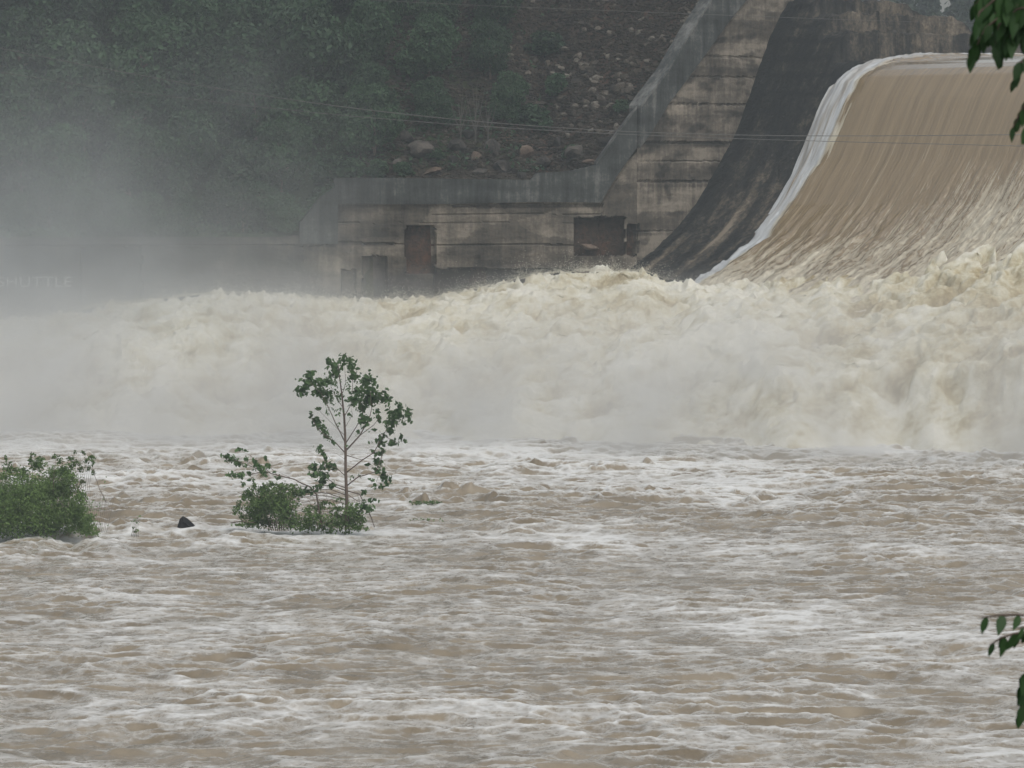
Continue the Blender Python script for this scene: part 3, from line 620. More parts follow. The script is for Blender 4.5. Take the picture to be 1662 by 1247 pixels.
def make_tree(name, h, w_, seed, mat, leafn, leafs, conical=False):
    r = random.Random(seed); root = empty(name); m = MB(); pts = []; x = y = 0
    for i in range(6): pts.append((x, y, h * .8 * i / 5)); x += r.uniform(-.12, .12) * h * .1; y += r.uniform(-.12, .12) * h * .1
    m.tube(pts, [h * .022 * (1 - i / 6.5) for i in range(6)], 7); lob = []
    for i in range(11):
        fz = r.uniform(.22, .92); an = r.uniform(0, 6.28); k = (1 - fz) * 1.1 + .12 if conical else math.sin(min(1, fz * 1.05) * 3.0) * .75 + .25
        rr = w_ * k * r.uniform(.35, .8); c = (math.cos(an) * rr, math.sin(an) * rr, h * fz); s = w_ * r.uniform(.26, .5) * (.65 if conical else 1)
        lob.append((*c, s, s, s * (r.uniform(.6, .95) if not conical else .45))); b0 = h * fz * .75
        m.tube([(0, 0, b0), (c[0] * .5, c[1] * .5, b0 + (c[2] - b0) * .4), c], [h * .009, h * .006, h * .003], 5)
    lob.append((0, 0, h * .9, w_ * .4, w_ * .4, h * .12)); lob.append((0, 0, h * .55, w_ * .7, w_ * .7, h * .3))
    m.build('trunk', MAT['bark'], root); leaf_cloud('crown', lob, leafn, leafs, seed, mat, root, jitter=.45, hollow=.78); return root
def copy_tree(src, loc, rz, sc, label, cat, group):
    c = src.copy(); COL.objects.link(c); c.location = tuple(loc); c.rotation_euler = (0, 0, rz); c.scale = (sc, sc, sc) if not isinstance(sc, tuple) else sc; tag(c, label, cat, group)
    for ch in src.children: d = ch.copy(); COL.objects.link(d); d.parent = c
    return c
protos = [make_tree('broadleaf_tree', 6, 2.5, 300 + i, MAT['leafdark'], 7000, .23) for i in range(4)]
used = [False] * 4
def put(protos, used, i, loc, rz, sc, label, cat, group):
    p = protos[i]
    if not used[i]:
        used[i] = True; p.location = tuple(loc); p.rotation_euler = (0, 0, rz); p.scale = (sc, sc, sc) if not isinstance(sc, tuple) else sc; tag(p, label, cat, group); return p
    return copy_tree(p, loc, rz, sc, label, cat, group)
rows = [(372, -60, 470, 44, 'bushy row drooping over the wall top', (.38, .55)), (322, -60, 520, 88, 'lowest row above the concrete wall', (.65, .95)), (262, -50, 620, 92, 'second row above the wall', (.75, 1.1)), (196, -70, 880, 96, 'third row of the hillside', (.8, 1.15)), (126, -60, 890, 92, 'fourth row of the hillside', (.8, 1.15)), (52, -60, 860, 94, 'fifth row of the hillside', (.8, 1.15)), (-20, -80, 860, 92, 'row along the top edge', (.85, 1.2)), (-95, -80, 900, 96, 'row above the top edge', (.9, 1.3)), (-180, -140, 900, 110, 'second row above the top edge', (1.1, 1.4)), (-265, -140, 900, 120, 'ridge row above the photo', (1.2, 1.5))]
ordn = ['first', 'second', 'third', 'fourth', 'fifth', 'sixth', 'seventh', 'eighth', 'ninth', 'tenth', 'eleventh', 'twelfth', 'thirteenth', 'fourteenth', 'fifteenth', 'sixteenth', 'seventeenth', 'eighteenth', 'nineteenth', 'twentieth', 'twenty-first', 'twenty-second', 'twenty-third', 'twenty-fourth']
ti = 0
for py, x0, x1, step, desc, (s0, s1) in rows:
    x = x0; j = 0
    while x < x1:
        px, p_y = x + rnd.uniform(-14, 14), py + rnd.uniform(-14, 14); p = pick(px, p_y, 219); sc = rnd.uniform(s0, s1) * (.72 if px > 560 else 1) * (.8 if px > 700 else 1)
        if py == 372: X_ = (px - 831) / f * 222; Y_ = C0[1] + (X_ - C0[0]) * .10 + rnd.choice((1.0, 2.6)); p = np.array([X_, Y_, gz(X_, Y_)])
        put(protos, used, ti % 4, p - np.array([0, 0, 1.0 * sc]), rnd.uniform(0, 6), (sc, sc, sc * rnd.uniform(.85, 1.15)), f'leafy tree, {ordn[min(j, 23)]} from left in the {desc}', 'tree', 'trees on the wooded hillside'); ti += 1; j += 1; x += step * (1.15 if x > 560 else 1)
# ground cover
rs_ = np.random.RandomState(77); n = 52000; X_ = rs_.uniform(-40, 3, n); Y_ = rs_.uniform(219, 262, n)
mk = land_mask(X_, Y_) & (fbm(X_ / 2.5, Y_ / 2.5, 3, 400) + (-X_ - 3) * .05 > -.05) & ~((X_ > -8) & (Y_ < 227.5)); X_, Y_ = X_[mk], Y_[mk]; n = len(X_)
hgt = np.clip(fbm(X_ / 1.5, Y_ / 1.5, 3, 405) + .35, 0, 1) * .9 * rs_.rand(n) ** .5; C = np.stack([X_, Y_, ground_z(X_, Y_) + hgt], -1)
me = None; nr = rs_.normal(size=(n, 3)) * .7 + np.array([0, -.4, .7]); nr /= np.linalg.norm(nr, axis=1)[:, None]; a = np.cross(nr, rs_.normal(size=(n, 3))); a /= np.linalg.norm(a, axis=1)[:, None]; b = np.cross(nr, a); s = rs_.uniform(.1, .26, n)[:, None]
V = np.stack([C - a * s * .6, C + b * s * .4, C + a * s * .7, C - b * s * .4], 1); F_ = (np.arange(n * 4).reshape(-1, 4))
o = link('ground_cover', mesh_np('ground_cover', V, F_, smooth=False, fattrs={'rnd': rs_.rand(n)}), MAT['leafdark']); tag(o, 'tangled green undergrowth covering the bank between the trees', 'undergrowth', kind='stuff')
shr = [make_tree('wall_shrub', 1.3, .75, 620 + i, MAT['leafdark'], 900, .16) for i in range(2)]; useds = [False] * 2
for i, (px, py, sc, lab) in enumerate(((535, 292, 1.3, 'bushy green shrub over the left end of the grey wall band'), (570, 288, 1.0, 'green shrub hanging on the grey band, second from its left end'), (612, 286, .9, 'small shrub behind the grey band near the first boulder'), (706, 258, .55, 'bright green tuft between the large boulders'), (655, 284, .7, 'low shrub at the foot of the leftmost boulders'),
                               (868, 205, 1.2, 'shrub at the lower right corner of the wooded slope'), (905, 150, 1.0, 'lone shrub on the rubble right of the trees'), (925, 255, .6, 'small weed clump beside the big pale boulder'), (1010, 180, .6, 'small weed clump on rubble near the sloping parapet'), (890, 90, 1.3, 'shrub on rubble right of the upper trees'))):
    p = pick(px, py, 223.2); put(shr, useds, i % 2, p - np.array([0, 0, .35 * sc]), rnd.uniform(0, 6), (sc * 1.3, sc * 1.3, sc), lab, 'shrub', 'shrubs on the rocky bench')
# bare saplings
for i, (px, py, hh, lab) in enumerate(((772, 196, 3.0, 'pale forked bare sapling on the bank above the boulders'), (748, 190, 2.2, 'thin bare sapling left of the forked one'), (792, 188, 2.0, 'short bare sapling right of the forked one'))):
    p = pick(px, py, 219) + np.array([0, -1.6, 0]); p[2] = gz(p[0], p[1]); m = MB(); q = Vector(p) ; m.tube([(0, 0, 0), (.02, 0, hh * .25), (-.03, 0, hh * .5)], [.05, .04, .03], 6)
    for (dx, b0, e0) in ((-.55, .2, .95), (.5, .22, 1.0), (-.15, .5, 1.05), (.25, .5, .9), (.1, .35, 1.15)): m.tube([(0, 0, hh * b0), (dx * .5, .05, hh * (b0 + (e0 - b0) * .4)), (dx, .1, hh * e0)], [.03, .022, .008], 5)
    o = m.build('bare_sapling', MAT['palebark']); o.location = tuple(p); tag(o, lab, 'tree', 'bare saplings above the boulders')
# far shore trees
pines = [make_tree('pine_tree', 11, 2.4, 500 + i, MAT['leafpine'], 2600, .42, conical=True) for i in range(3)]; usedp = [False] * 3
for row, (yy_, x0, x1, stp, s0, s1, lab) in enumerate(((445, 28, 72, 2.4, .76, .88, 'front row'), (462, 26, 76, 2.3, .92, 1.16, 'back row'))):
    x = x0; j = 0
    while x < x1:
        s = rnd.uniform(s0, s1); X_ = x + rnd.uniform(-.9, .9); Y_ = yy_ + rnd.uniform(-4, 4)
        put(pines, usedp, (j + row) % 3, (X_, Y_, gz(X_, Y_) - .3), rnd.uniform(0, 6), (s * 1.1, s * 1.1, s), f'hazy dark pine, {ordn[min(j, 23)]} from left in the {lab} beyond the crest' if j < 24 else f'hazy dark pine, {j - 15} past the sixteenth in the {lab} beyond the crest', 'tree', 'pines on the far shore'); j += 1; x += stp

# ---------------------------------------------------------------- young tree and bushes standing in the flood
TY = 140.5
def cz(cx, cy, dy=0): return at(320 + cx * .2807, 550 + cy * .2807, TY + dy)
pxm = TY / f * .2807                                # metres per crop unit
def cluster(blobs, dens_, size, seed, name, mat, parent, conv=cz, k=pxm, depth=.55, dmul=1.0, droop=.3, sq=1.15):
    r = random.Random(seed); lob = []
    for bl_ in blobs:
        cx, cy, rx_, ry_ = bl_; c = conv(cx, cy, r.uniform(-depth, depth)); lob.append((*c, rx_ * k * sq, min(rx_, ry_) * k * 1.1, ry_ * k * sq))
    n = int(dens_ * sum(l[3] * l[5] for l in lob)); return leaf_cloud(name, lob, n, size, seed, mat, parent, origin=parent.location, hollow=.0, jitter=.75, droop=droop)
base = cz(865, 1100); base[2] = -.3
st_ = empty('young_sycamore', base); tag(st_, 'slender young tree with sparse green leaf clusters standing upright in the flood', 'tree')
def limbs(name, lines, parent, mat, conv=cz, seed=3, dep=.7):
    r = random.Random(seed); m = MB(); o_ = np.array(parent.location)
    for pts, r0, r1 in lines:
        dy = r.uniform(-dep, dep); n = len(pts); P = [conv(x, y, dy * i / max(1, n - 1)) - o_ for i, (x, y) in enumerate(pts)]
        # smooth subdivide
        Q = []
        for i in range(n - 1):
            for s in (0, .5): Q.append(P[i] * (1 - s) + P[i + 1] * s + (np.array([r.uniform(-1, 1), 0, r.uniform(-1, 1)]) * .012 if s else 0))
        Q.append(P[-1]); m.tube(Q, [r0 + (r1 - r0) * i / (len(Q) - 1) for i in range(len(Q))], 6)
    return m.build(name, mat, parent, True)
limbs('trunk', [([(868, 1100), (866, 975), (862, 850), (858, 650), (850, 450), (838, 330), (824, 230), (815, 150)], .075, .01)], st_, MAT['bark'], dep=0)
BR = [([(860, 665), (800, 600), (740, 560), (690, 510), (655, 440)], .022, .006), ([(855, 600), (800, 490), (760, 400), (720, 320), (650, 250)], .022, .006), ([(862, 645), (940, 560), (990, 480), (1010, 400), (1000, 300)], .028, .006),
      ([(862, 600), (920, 510), (960, 430), (930, 330)], .018, .005), ([(940, 560), (1020, 500), (1060, 450)], .014, .005), ([(866, 675), (950, 700), (1000, 675)], .016, .006), ([(866, 772), (950, 705), (1020, 660), (1070, 570), (1120, 470), (1190, 400)], .024, .005),
      ([(866, 850), (930, 800), (1030, 770), (1060, 700), (1075, 640)], .024, .006), ([(864, 800), (810, 750), (740, 720)], .018, .006), ([(864, 862), (800, 842), (740, 800), (690, 770)], .02, .006), ([(870, 880), (940, 900), (990, 1000), (1025, 1090)], .022, .01),
      ([(850, 450), (890, 380), (900, 250), (880, 150)], .016, .005), ([(845, 400), (800, 330), (770, 270)], .013, .004), ([(838, 320), (860, 250), (850, 130)], .012, .004), ([(865, 880), (780, 850), (700, 850), (600, 855)], .022, .008),
      ([(866, 930), (760, 895), (640, 885)], .02, .007), ([(866, 905), (770, 870), (680, 868), (600, 880)], .018, .006), ([(866, 960), (780, 930), (690, 935)], .016, .006), ([(740, 765), (735, 700), (705, 620)], .012, .004), ([(1075, 640), (1060, 760), (1035, 830)], .01, .004), ([(1080, 560), (1150, 600), (1205, 590)], .01, .004), ([(870, 900), (930, 940), (1000, 930)], .014, .005), ([(858, 700), (800, 660)], .008, .003), ([(855, 560), (790, 500), (690, 400)], .01, .003), ([(852, 520), (900, 440), (890, 400)], .008, .003)]
limbs('branches', BR, st_, MAT['bark'])
CR = [(650, 240, 52, 48), (608, 300, 30, 30), (700, 300, 36, 32), (722, 262, 20, 20), (758, 130, 20, 20), (800, 180, 38, 45), (755, 245, 28, 28), (735, 320, 32, 24), (740, 360, 16, 16), (848, 122, 24, 26), (890, 165, 32, 48), (912, 225, 28, 26), (985, 240, 36, 40), (1000, 295, 34, 28), (925, 305, 34, 26), (905, 355, 32, 36), (990, 350, 56, 36), (1060, 340, 44, 28), (1098, 345, 22, 36), (955, 400, 32, 32), (960, 470, 32, 32), (1040, 415, 22, 16), (1050, 460, 24, 16),
      (1170, 385, 26, 22), (1112, 425, 22, 14), (1160, 440, 46, 36), (1225, 430, 22, 30), (1235, 485, 16, 14), (1130, 490, 42, 28), (1110, 530, 26, 22), (1075, 555, 26, 24), (1060, 600, 22, 24), (1130, 600, 36, 18), (1180, 570, 12, 18), (1205, 595, 12, 14), (1070, 650, 18, 24), (1020, 660, 24, 18), (1040, 712, 22, 22), (990, 725, 20, 14), (1040, 760, 18, 20), (1075, 790, 18, 28), (1105, 820, 16, 24), (1070, 852, 20, 18), (1025, 855, 14, 18),
      (690, 480, 26, 22), (722, 520, 24, 24), (745, 560, 16, 16), (780, 592, 14, 14), (690, 400, 14, 12), (655, 442, 10, 18), (705, 630, 13, 22), (725, 660, 13, 18), (745, 690, 12, 18), (755, 730, 28, 24), (790, 748, 22, 18), (680, 745, 42, 24), (690, 785, 40, 18), (740, 790, 22, 24), (720, 825, 34, 18), (780, 850, 34, 14), (700, 855, 30, 14), (640, 880, 40, 18), (960, 890, 16, 12), (930, 795, 16, 10), (1020, 525, 12, 8), (1005, 940, 34, 12), (965, 970, 28, 28), (990, 985, 26, 20), (930, 540, 10, 14)]
cluster(CR, 850, .135, 11, 'leaves', MAT['leafmid'], st_, sq=1.28)
SP = [(800, 270, 30, 40), (770, 350, 40, 40), (820, 330, 26, 60), (820, 430, 26, 26), (870, 270, 22, 50), (880, 440, 14, 20), (750, 435, 14, 14), (770, 400, 30, 30), (820, 500, 12, 12), (770, 575, 20, 16), (815, 660, 12, 6), (920, 560, 20, 12), (985, 530, 18, 12), (900, 800, 30, 20), (1010, 820, 26, 20), (700, 640, 20, 24), (880, 620, 20, 12), (1000, 600, 16, 12)]
cluster(SP, 420, .085, 12, 'sparse_leaves', MAT['leafmid'], st_)
# leafy tangle round its foot
ft = empty('flooded_shrub', cz(780, 1100) * np.array([1, 1, 0]) + np.array([0, 0, -.3])); tag(ft, 'low green shrub tangle around the foot of the young tree in brown water', 'shrub')
F1 = [(600, 1100, 30, 16), (760, 1115, 40, 18), (860, 1118, 50, 16), (955, 1050, 24, 30), (975, 1100, 20, 14), (640, 1075, 60, 45), (720, 1080, 80, 40), (800, 1070, 80, 45), (880, 1060, 75, 55), (930, 1090, 40, 30), (890, 990, 55, 50), (810, 985, 60, 26), (700, 975, 70, 26), (640, 990, 40, 26), (740, 950, 60, 18), (930, 1020, 40, 40), (820, 930, 40, 14), (700, 1030, 90, 30), (830, 1030, 90, 36)]
cluster(F1, 2300, .075, 21, 'leaves', MAT['leafbush'], ft, sq=1.0, depth=.4)
limbs('stems', [([(700 + i * 22, 1110), (680 + i * 25, 1000), (640 + i * 26, 930 - (i % 3) * 20)], .012, .004) for i in range(12)] + [([(985, 985), (1010, 1040), (1027, 1090)], .014, .008), ([(560, 860), (700, 885), (860, 905)], .01, .006), ([(580, 920), (700, 905), (850, 930)], .01, .006), ([(600, 950), (720, 925), (850, 950)], .008, .006), ([(620, 900), (760, 910), (900, 940)], .008, .005)], ft, MAT['bark'], seed=8)
# dense bush with a leaning sapling beside it
lb = empty('round_shrub', cz(420, 1090) * np.array([1, 1, 0]) + np.array([0, 0, -.3])); tag(lb, 'dense dark green rounded shrub left of the young tree, half drowned', 'shrub')
F2 = [(262, 1030, 26, 22), (240, 1075, 40, 12), (330, 850, 26, 18), (430, 840, 30, 20), (220, 1000, 16, 22), (560, 850, 24, 14), (380, 960, 110, 90), (450, 930, 110, 90), (330, 1010, 60, 60), (500, 980, 90, 85), (400, 1060, 140, 46), (560, 1060, 80, 50), (310, 1070, 50, 30), (300, 900, 40, 40), (240, 975, 28, 40), (560, 890, 60, 40), (380, 870, 60, 30), (490, 860, 60, 26), (600, 890, 40, 24), (270, 920, 24, 20), (650, 1040, 40, 30)]
cluster(F2, 3800, .07, 22, 'leaves', MAT['leafbush'], lb, sq=1.0, depth=.5)
limbs('stems', [([(430 + i * 12, 1110), (400 + i * 16, 1000), (340 + i * 26, 890)], .015, .005) for i in range(9)] + [([(195, 1066), (260, 1056), (330, 1062)], .02, .012)], lb, MAT['bark'], seed=9)
ls = empty('leaning_sapling', cz(650, 1000) * np.array([1, 1, 0]) + np.array([0, 0, -.3])); tag(ls, 'thin sapling leaning low to the left over the rounded shrub, leaves at its tip', 'tree')
limbs('trunk', [([(720, 1080), (690, 900), (650, 855), (560, 812), (430, 780), (330, 745), (200, 695)], .035, .007)], ls, MAT['bark'], dep=.2)
limbs('branches', [([(430, 780), (385, 745), (300, 670), (240, 640)], .012, .004), ([(385, 765), (290, 790), (200, 790)], .012, .004), ([(460, 785), (410, 730), (388, 690)], .009, .003), ([(330, 745), (280, 690)], .008, .003), ([(560, 815), (470, 770)], .008, .003)], ls, MAT['bark'], dep=.3)
cluster([(165, 680, 25, 12), (200, 695, 35, 20), (240, 720, 30, 18), (275, 735, 20, 12), (240, 640, 25, 9), (280, 645, 15, 10), (285, 695, 15, 12), (330, 705, 15, 14), (358, 748, 28, 24), (385, 780, 20, 18), (390, 690, 9, 12), (410, 735, 15, 15), (215, 790, 28, 20), (255, 790, 24, 18), (300, 775, 15, 12), (310, 815, 20, 12), (270, 840, 20, 12), (465, 802, 18, 13), (450, 767, 10, 8), (180, 785, 16, 10)], 1500, .11, 23, 'leaves', MAT['leafmid'], ls)
# left bush
LY = 139.0
def cl_(cx, cy, dy=0): return at(cx * .2046, 680 + cy * .2046, LY + dy)
kl = LY / f * .2046
lbq = empty('willow_thicket', cl_(200, 930) * np.array([1, 1, 0]) + np.array([0, 0, -.3])); tag(lbq, 'broad bright green thicket half submerged at the left edge of the photo', 'shrub')
F3 = [(700, 800, 60, 60), (760, 905, 40, 28), (180, 440, 60, 50), (520, 430, 60, 50), (640, 620, 60, 60), (40, 460, 60, 40), (-250, 700, 280, 230), (0, 620, 220, 190), (200, 600, 200, 180), (380, 560, 190, 160), (520, 540, 120, 130), (100, 780, 330, 160), (400, 760, 280, 160), (600, 740, 130, 130), (650, 850, 110, 80), (350, 860, 380, 80), (-100, 880, 300, 80), (700, 890, 70, 45), (430, 430, 80, 60), (300, 370, 70, 50), (560, 460, 60, 60)]
cluster(F3, 5200, .062, 31, 'leaves', MAT['leafbush'], lbq, cl_, kl, 1.2, sq=1.0, droop=0)
F4 = [(60, 400, 40, 40), (45, 310, 12, 22), (75, 350, 22, 18), (20, 350, 22, 8), (255, 285, 24, 18), (240, 335, 26, 26), (290, 350, 40, 40), (330, 320, 30, 24), (440, 305, 38, 26), (480, 335, 26, 20), (560, 320, 30, 26), (600, 345, 34, 36), (595, 265, 18, 18), (655, 270, 20, 16), (690, 330, 26, 26), (730, 305, 24, 30), (740, 350, 16, 34), (740, 425, 18, 24), (640, 400, 30, 30), (650, 500, 30, 26), (700, 390, 24, 24), (560, 380, 40, 30), (500, 400, 60, 40), (120, 410, 40, 28), (190, 400, 40, 30)]
cluster(F4, 2200, .07, 32, 'outer_leaves', MAT['leafbush'], lbq, cl_, kl, .6, droop=0)
cluster([(790, 700, 60, 50), (830, 620, 40, 40), (840, 520, 34, 60), (760, 760, 60, 60), (860, 640, 24, 34), (720, 720, 50, 50)], 90, .07, 33, 'sprigs', MAT['leafbush'], lbq, cl_, kl, .3)
limbs('stems', [([(840, 660), (790, 560), (750, 450), (720, 330)], .014, .005), ([(690, 660), (620, 560), (560, 420)], .018, .006), ([(110, 700), (80, 430), (45, 310)], .014, .005), ([(300, 700), (260, 480), (250, 280)], .014, .005), ([(420, 600), (430, 420), (445, 300)], .012, .004)] +
      [([(690 + i * 14, 900), (700 + i * 16, 760), (720 + i * 17, 560 + (i * 37) % 90)], .007, .003) for i in range(12)] + [([(560 + i * 16, 600), (580 + i * 16, 420), (590 + i * 17, 260 + (i * 29) % 60)], .006, .003) for i in range(10)], lbq, MAT['bark'], cl_, 5)
sp = empty('reed_sprig', cl_(1075, 930, -.5) * np.array([1, 1, 0]) + np.array([0, 0, -.2])); tag(sp, 'small green sprig poking out of the water right of the thicket', 'plant')
cluster([(1075, 810, 34, 30), (1085, 850, 26, 30), (1060, 870, 24, 24), (1110, 770, 14, 14), (1070, 895, 26, 24)], 420, .07, 34, 'leaves', MAT['leafbush'], sp, cl_, kl, .1)
limbs('stems', [([(1040 + i * 14, 935), (1055 + i * 10, 850), (1060 + i * 12, 790)], .008, .004) for i in range(5)], sp, MAT['bark'], cl_, 6)
# rock and drift weed
m = MB(); q = [(286, 862), (291, 845), (296, 840.5), (303, 844), (311, 851), (322, 862)]; c = at(302, 862, 142.2)
V = []
for k_, (dy, sc) in enumerate(((-.28, .6), (-.1, 1.0), (.15, .92), (.4, .5))):
    for j, (x, y) in enumerate(q):
        p = at(302 + (x - 302) * sc + [0, 1, -.8, .6][k_], 862 + (y - 862) * sc, 142.2) - c; V.append((p[0], dy + .03 * ((j * 7 + k_ * 5) % 4), p[2] - .04))
F_ = [(k_ * 6 + j, k_ * 6 + j + 1, k_ * 6 + j + 7, k_ * 6 + j + 6) for k_ in range(3) for j in range(5)] + [(0, 5, 4, 3, 2, 1), (18, 19, 20, 21, 22, 23)]
m.add(V, F_); o = m.build('river_rock', MAT['wetrock']); o.location = tuple(c + np.array([0, 0, .1])); tag(o, 'dark wet pointed rock breaking the water between thicket and rounded shrub', 'rock')
for px, py, lab in ((690, 818, 'upper patch of drowned green weed right of the young tree'), (693, 847, 'lower faint patch of drowned weed right of the young tree')):
    p = at(px, py, H * f / (py - YH)); e_ = empty('drift_weed', p); tag(e_, lab, 'plant', 'drowned weed patches'); lobs = [(p[0] + dx, p[1], p[2] + .05, .25, .4, .07) for dx in (-.35, -.1, .15, .38)]
    leaf_cloud('leaves', lobs, 170 if py < 830 else 50, .07, int(px), MAT['leafbush'], e_, origin=p)

# ---------------------------------------------------------------- power lines
def cable(pts, Yd, r, lab):
    xs = np.array([p[0] for p in pts], float); ys = np.array([p[1] for p in pts], float); co = np.polyfit((xs - 800) / 800, ys, 4)
    q = [];
    for x in np.linspace(-500, 2100, 90):
        xx = (min(max(x, xs.min()), xs.max()) - 800) / 800; y = np.polyval(co, xx)
        if x < xs.min(): y += (x - xs.min()) * (np.polyval(co, (xs.min() + 40 - 800) / 800) - np.polyval(co, (xs.min() - 800) / 800)) / 40
        if x > xs.max(): y += (x - xs.max()) * (np.polyval(co, (xs.max() - 800) / 800) - np.polyval(co, (xs.max() - 40 - 800) / 800)) / 40
        q.append(at(x, y, Yd + (x - 831) * .012))
    m = MB(); m.tube(q, r, 5); o = m.build('power_line', MAT['cable'], None, True); tag(o, lab, 'cable', 'power lines across the river')
cable([(0, 79), (55, 89), (139, 106), (274, 132), (400, 151), (526, 169), (699, 189), (795, 199), (980, 213), (1100, 217), (1279, 220), (1498, 220), (1662, 219)], 150, .013, 'upper of the two close power lines crossing in front of the hillside and spillway')
cable([(0, 118), (139, 138), (236, 151), (421, 174), (600, 192), (699, 200), (931, 213), (1100, 221), (1259, 228), (1498, 234), (1662, 237)], 152, .011, 'lower of the two close power lines crossing in front of the spillway')
cable([(400, -16), (633, 2), (931, 15), (1150, 24), (1400, 33), (1662, 38)], 158, .007, 'faint thin power line near the top edge of the photo')

# ---------------------------------------------------------------- near walnut tree at the right edge
NY = 11.0
nw = empty('walnut_tree', (2.7, 11.3, gz(2.7, 11.3))); tag(nw, 'near walnut tree whose drooping leafy twigs hang in at the right edge', 'tree')
def nq(x, y, dy=0): return at(x, y, NY + dy) - np.array(nw.location)
m = MB(); zt = 12.0 - nw.location[2]
m.tube([(0, 0, -.3), (.03, 0, 1.0), (.0, .03, 2.0), (.05, 0, 3.6), (.1, 0, 5.2)], [.13, .11, .10, .08, .04], 10); m.build('trunk', MAT['bark'], nw, True)
LV = []; rl = random.Random(6)
def rachis(pts, leaf_len, n, dep=0, side=1.0):
    P = [Vector(nq(x, y, dep)) for x, y in pts]; m = MB(); m.tube(P, [.0035] * (len(P) - 1) + [.0015], 5); m.build('twig', MAT['bark'], nw, True)
    L = [0]
    for i in range(len(P) - 1): L.append(L[-1] + (P[i + 1] - P[i]).length)
    for k_ in range(n):
        s = L[-1] * (k_ + .6) / n
        i = max(j for j in range(len(L) - 1) if L[j] <= s); q = (s - L[i]) / (L[i + 1] - L[i]); c = P[i].lerp(P[i + 1], q); d = (P[i + 1] - P[i]).normalized()
        for sd in (-1, 1):
            dirv = (Vector((0, 0, -1)) * rl.uniform(.6, 1.1) + d * rl.uniform(.15, .6) + Vector((rl.uniform(-.2, .2) * side, sd * rl.uniform(.1, .6), 0))).normalized()
            LV.append((c, dirv, leaf_len * rl.uniform(.7, 1.15) * (.75 if k_ == 0 or k_ == n - 1 else 1)))
for pts, ll, n, dp in [
    ([(1700, -20), (1640, 15), (1600, 45), (1575, 95)], .068, 9, 0), ([(1700, 10), (1650, 30), (1625, 60), (1620, 85)], .07, 8, .15), ([(1690, -30), (1620, -5), (1590, 20), (1578, 60)], .065, 8, -.1), ([(1700, 0), (1655, -5), (1610, 10), (1585, 35)], .065, 8, .1),
    ([(1700, -40), (1660, -25), (1625, -5), (1600, 20)], .07, 8, .2), ([(1700, 25), (1668, 30), (1645, 50), (1632, 75)], .062, 7, -.15), ([(1720, 40), (1680, 35), (1655, 45)], .06, 5, .1), ([(1690, 5), (1650, 20), (1622, 40), (1615, 75), (1622, 92)], .06, 9, -.05),
    ([(1720, 60), (1675, 85), (1652, 105), (1645, 135)], .058, 7, 0), ([(1720, 100), (1680, 140), (1655, 185), (1642, 212)], .055, 8, .05), ([(1710, 150), (1680, 180), (1662, 215), (1660, 225)], .05, 6, -.05),
    ([(1720, 1010), (1680, 1000), (1650, 998), (1620, 999), (1592, 1003)], .058, 5, 0), ([(1720, 1050), (1680, 1025), (1650, 1028), (1625, 1035), (1606, 1048)], .056, 6, .1), ([(1720, 1020), (1680, 1015), (1652, 1020)], .05, 3, -.1),
    ([(1720, 1040), (1682, 1062), (1664, 1095), (1658, 1130)], .07, 7, 0), ([(1725, 1100), (1690, 1120), (1662, 1140), (1652, 1165)], .06, 6, .06), ([(1725, 1150), (1690, 1160), (1668, 1175)], .055, 4, 0), ([(1720, -60), (1670, -40), (1640, -10), (1630, 20)], .07, 8, -.2), ([(1730, -30), (1690, 0), (1668, 20), (1655, 30)], .07, 8, 0),
    ([(1710, -60), (1650, -40), (1610, -20), (1580, 10)], .07, 9, .12), ([(1700, 15), (1660, 20), (1635, 32), (1608, 60)], .065, 9, .18), ([(1720, 5), (1680, 10), (1650, 15), (1628, 40)], .07, 9, -.18), ([(1715, -15), (1675, -10), (1640, 0), (1612, 25)], .07, 9, .05), ([(1700, -30), (1665, -5), (1650, 25), (1640, 70)], .066, 9, -.1), ([(1705, 20), (1690, 40), (1672, 50), (1660, 62)], .06, 6, .1)]:
    rachis(pts, ll, n, dp)
for pts in ([(1900, -120), (1780, -60), (1700, -25)], [(2000, 300), (1850, 120), (1715, 45)], [(2300, 1250), (1950, 1080), (1715, 1015)], [(1950, 1080), (1800, 1100), (1722, 1110)]):
    P = [Vector(nq(x, y, .1)) for x, y in pts]; m = MB(); m.tube(P, [.016, .010, .004], 6); m.build('branch', MAT['bark'], nw, True)
for za, pp in ((zt + .9, (1900, -120)), (zt + .6, (2000, 300)), (zt - .9, (2300, 1250))):
    m = MB(); m.tube([Vector((0, 0, za - .5)), Vector(nq(*pp, .1))], [.03, .016], 6); m.build('limb', MAT['bark'], nw, True)
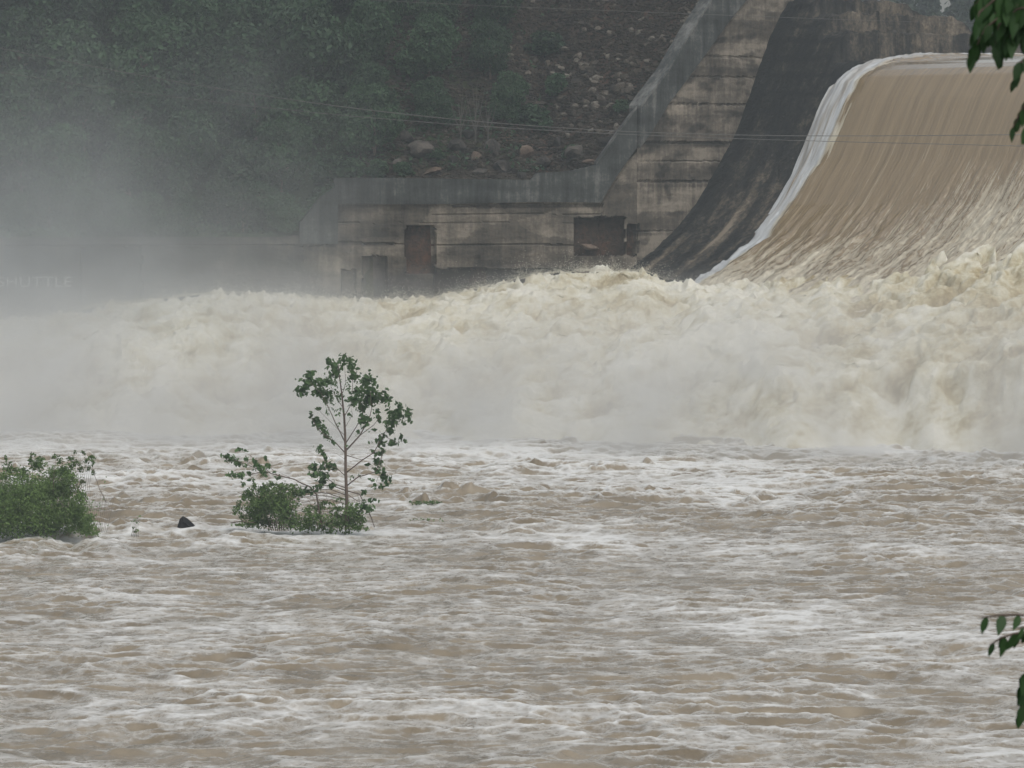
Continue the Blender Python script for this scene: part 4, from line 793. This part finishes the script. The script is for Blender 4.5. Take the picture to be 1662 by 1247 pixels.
# further foliage out of frame, so the tree is a tree from the side too
for i in range(60):
    c = Vector((rl.uniform(-.7, 1.4), rl.uniform(-.9, 1.2), zt + rl.uniform(1.0, 3.6))); 
    for j in range(16): LV.append((c + Vector((rl.gauss(0, .2), rl.gauss(0, .2), rl.gauss(0, .12))), Vector((rl.uniform(-1, 1), rl.uniform(-1, 1), -1)).normalized(), rl.uniform(.06, .1)))
V = []; F_ = []; rn = []
for c, d, L_ in LV:
    w_ = L_ * rl.uniform(.19, .25); side = d.cross(Vector((rl.uniform(-.5, .5), -1, rl.uniform(-.3, .3)))).normalized(); nn = side.cross(d).normalized(); b = len(V)
    prof = [(0, .0), (.12, .6), (.35, 1.0), (.6, .85), (.82, .42), (1.0, 0)]
    mid = [c + d * (L_ * s) - nn * (L_ * .10 * s * s) for s, _ in prof]
    for (s, wd), q in zip(prof, mid):
        V += [q + side * (w_ * wd) + nn * (w_ * wd * .25), q, q - side * (w_ * wd) + nn * (w_ * wd * .25)]
    for i in range(5):
        for k_ in (0, 1): F_.append((b + i * 3 + k_, b + i * 3 + k_ + 1, b + i * 3 + k_ + 4, b + i * 3 + k_ + 3))
    rn += [rl.random()] * 10
link('leaves', mesh_np('leaves', [tuple(v) for v in V], F_, True, fattrs={'rnd': rn}), MAT['leafnear'], nw)

# ---------------------------------------------------------------- spray and haze
def vol_mat(name, build):
    m = bpy.data.materials.new(name); m.use_nodes = True; t = m.node_tree; t.nodes.clear(); out = t.nodes.new('ShaderNodeOutputMaterial'); v = t.nodes.new('ShaderNodeVolumePrincipled')
    v.inputs['Color'].default_value = (.97, .97, .95, 1) if 'spray' in name else (.91, .945, .955, 1) if 'plume' in name else (.85, .94, 1.0, 1); v.inputs['Anisotropy'].default_value = 0.1; t.links.new(v.outputs[0], out.inputs['Volume']); build(m, t, v); return m
def boxmesh(name, x0, x1, y0, y1, z0, z1):
    m = MB(); m.box(((x0 + x1) / 2, (y0 + y1) / 2, (z0 + z1) / 2), (x1 - x0, y1 - y0, z1 - z0)); return m
def spray_nodes(scale, thr, dens_, zc, zh, ctr, half, power=1.0):
    def b(m, t, v):
        def N(k): return t.nodes.new(k)
        def M(op, a, c=None, cl=False):
            x = N('ShaderNodeMath'); x.operation = op; x.use_clamp = cl
            for i, s in enumerate((a, c)):
                if s is None: continue
                if hasattr(s, 'is_output'): t.links.new(s, x.inputs[i])
                else: x.inputs[i].default_value = s
            return x.outputs[0]
        g = N('ShaderNodeNewGeometry').outputs['Position']; sp_ = N('ShaderNodeSeparateXYZ'); t.links.new(g, sp_.inputs[0]); YS = M('ADD', sp_.outputs['Y'], M('MULTIPLY', M('MAXIMUM', sp_.outputs['X'], 0.0), .48))
        n = N('ShaderNodeTexNoise'); n.inputs['Scale'].default_value = scale; n.inputs['Detail'].default_value = 4; n.inputs['Roughness'].default_value = .68; t.links.new(g, n.inputs['Vector'])
        k = M('MULTIPLY', M('SUBTRACT', n.outputs['Fac'], thr), 3.0, True)
        zf = M('SUBTRACT', 1.0, M('DIVIDE', M('SUBTRACT', sp_.outputs['Z'], zc), zh), True)
        k = M('MULTIPLY', k, M('POWER', zf, power))
        for ax, c, h in (('X', ctr[0], half[0]), ('Y', ctr[1], half[1])):
            e = M('MULTIPLY', M('SUBTRACT', 1.0, M('DIVIDE', M('ABSOLUTE', M('SUBTRACT', YS if ax == 'Y' else sp_.outputs[ax], c)), h), True), 2.0, True); k = M('MULTIPLY', k, e)
        t.links.new(M('MULTIPLY', k, dens_), v.inputs['Density'])
    return b
def spray(name, box, args, label):
    mt = vol_mat(name + '_vapour', spray_nodes(*args)); o = boxmesh(name, *box).build(name, mt); tag(o, label, 'mist', kind='stuff'); return o
spray('spray_mist', (-44, 44, 166, 209, -.5, 10), (.14, .40, .42, 0., 8.2, (0, 194), (44, 19), 1.4), 'thick pale spray drifting low in front of the churning foam')
spray('mist_plume', (-54, -6, 199, 218.5, 2, 27), (.09, .33, .21, 0., 25, (-27, 209), (21, 9.5), 2.2), 'tall pale mist plume rising in front of the wooded bank on the left')
hz = vol_mat('haze_air', lambda m, t, v: v.inputs['Density'].__setattr__('default_value', .0005))
o = boxmesh('haze', -700, 700, -30, 760, -4, 60).build('haze', hz); tag(o, 'thin damp haze filling the valley', 'haze', kind='stuff')
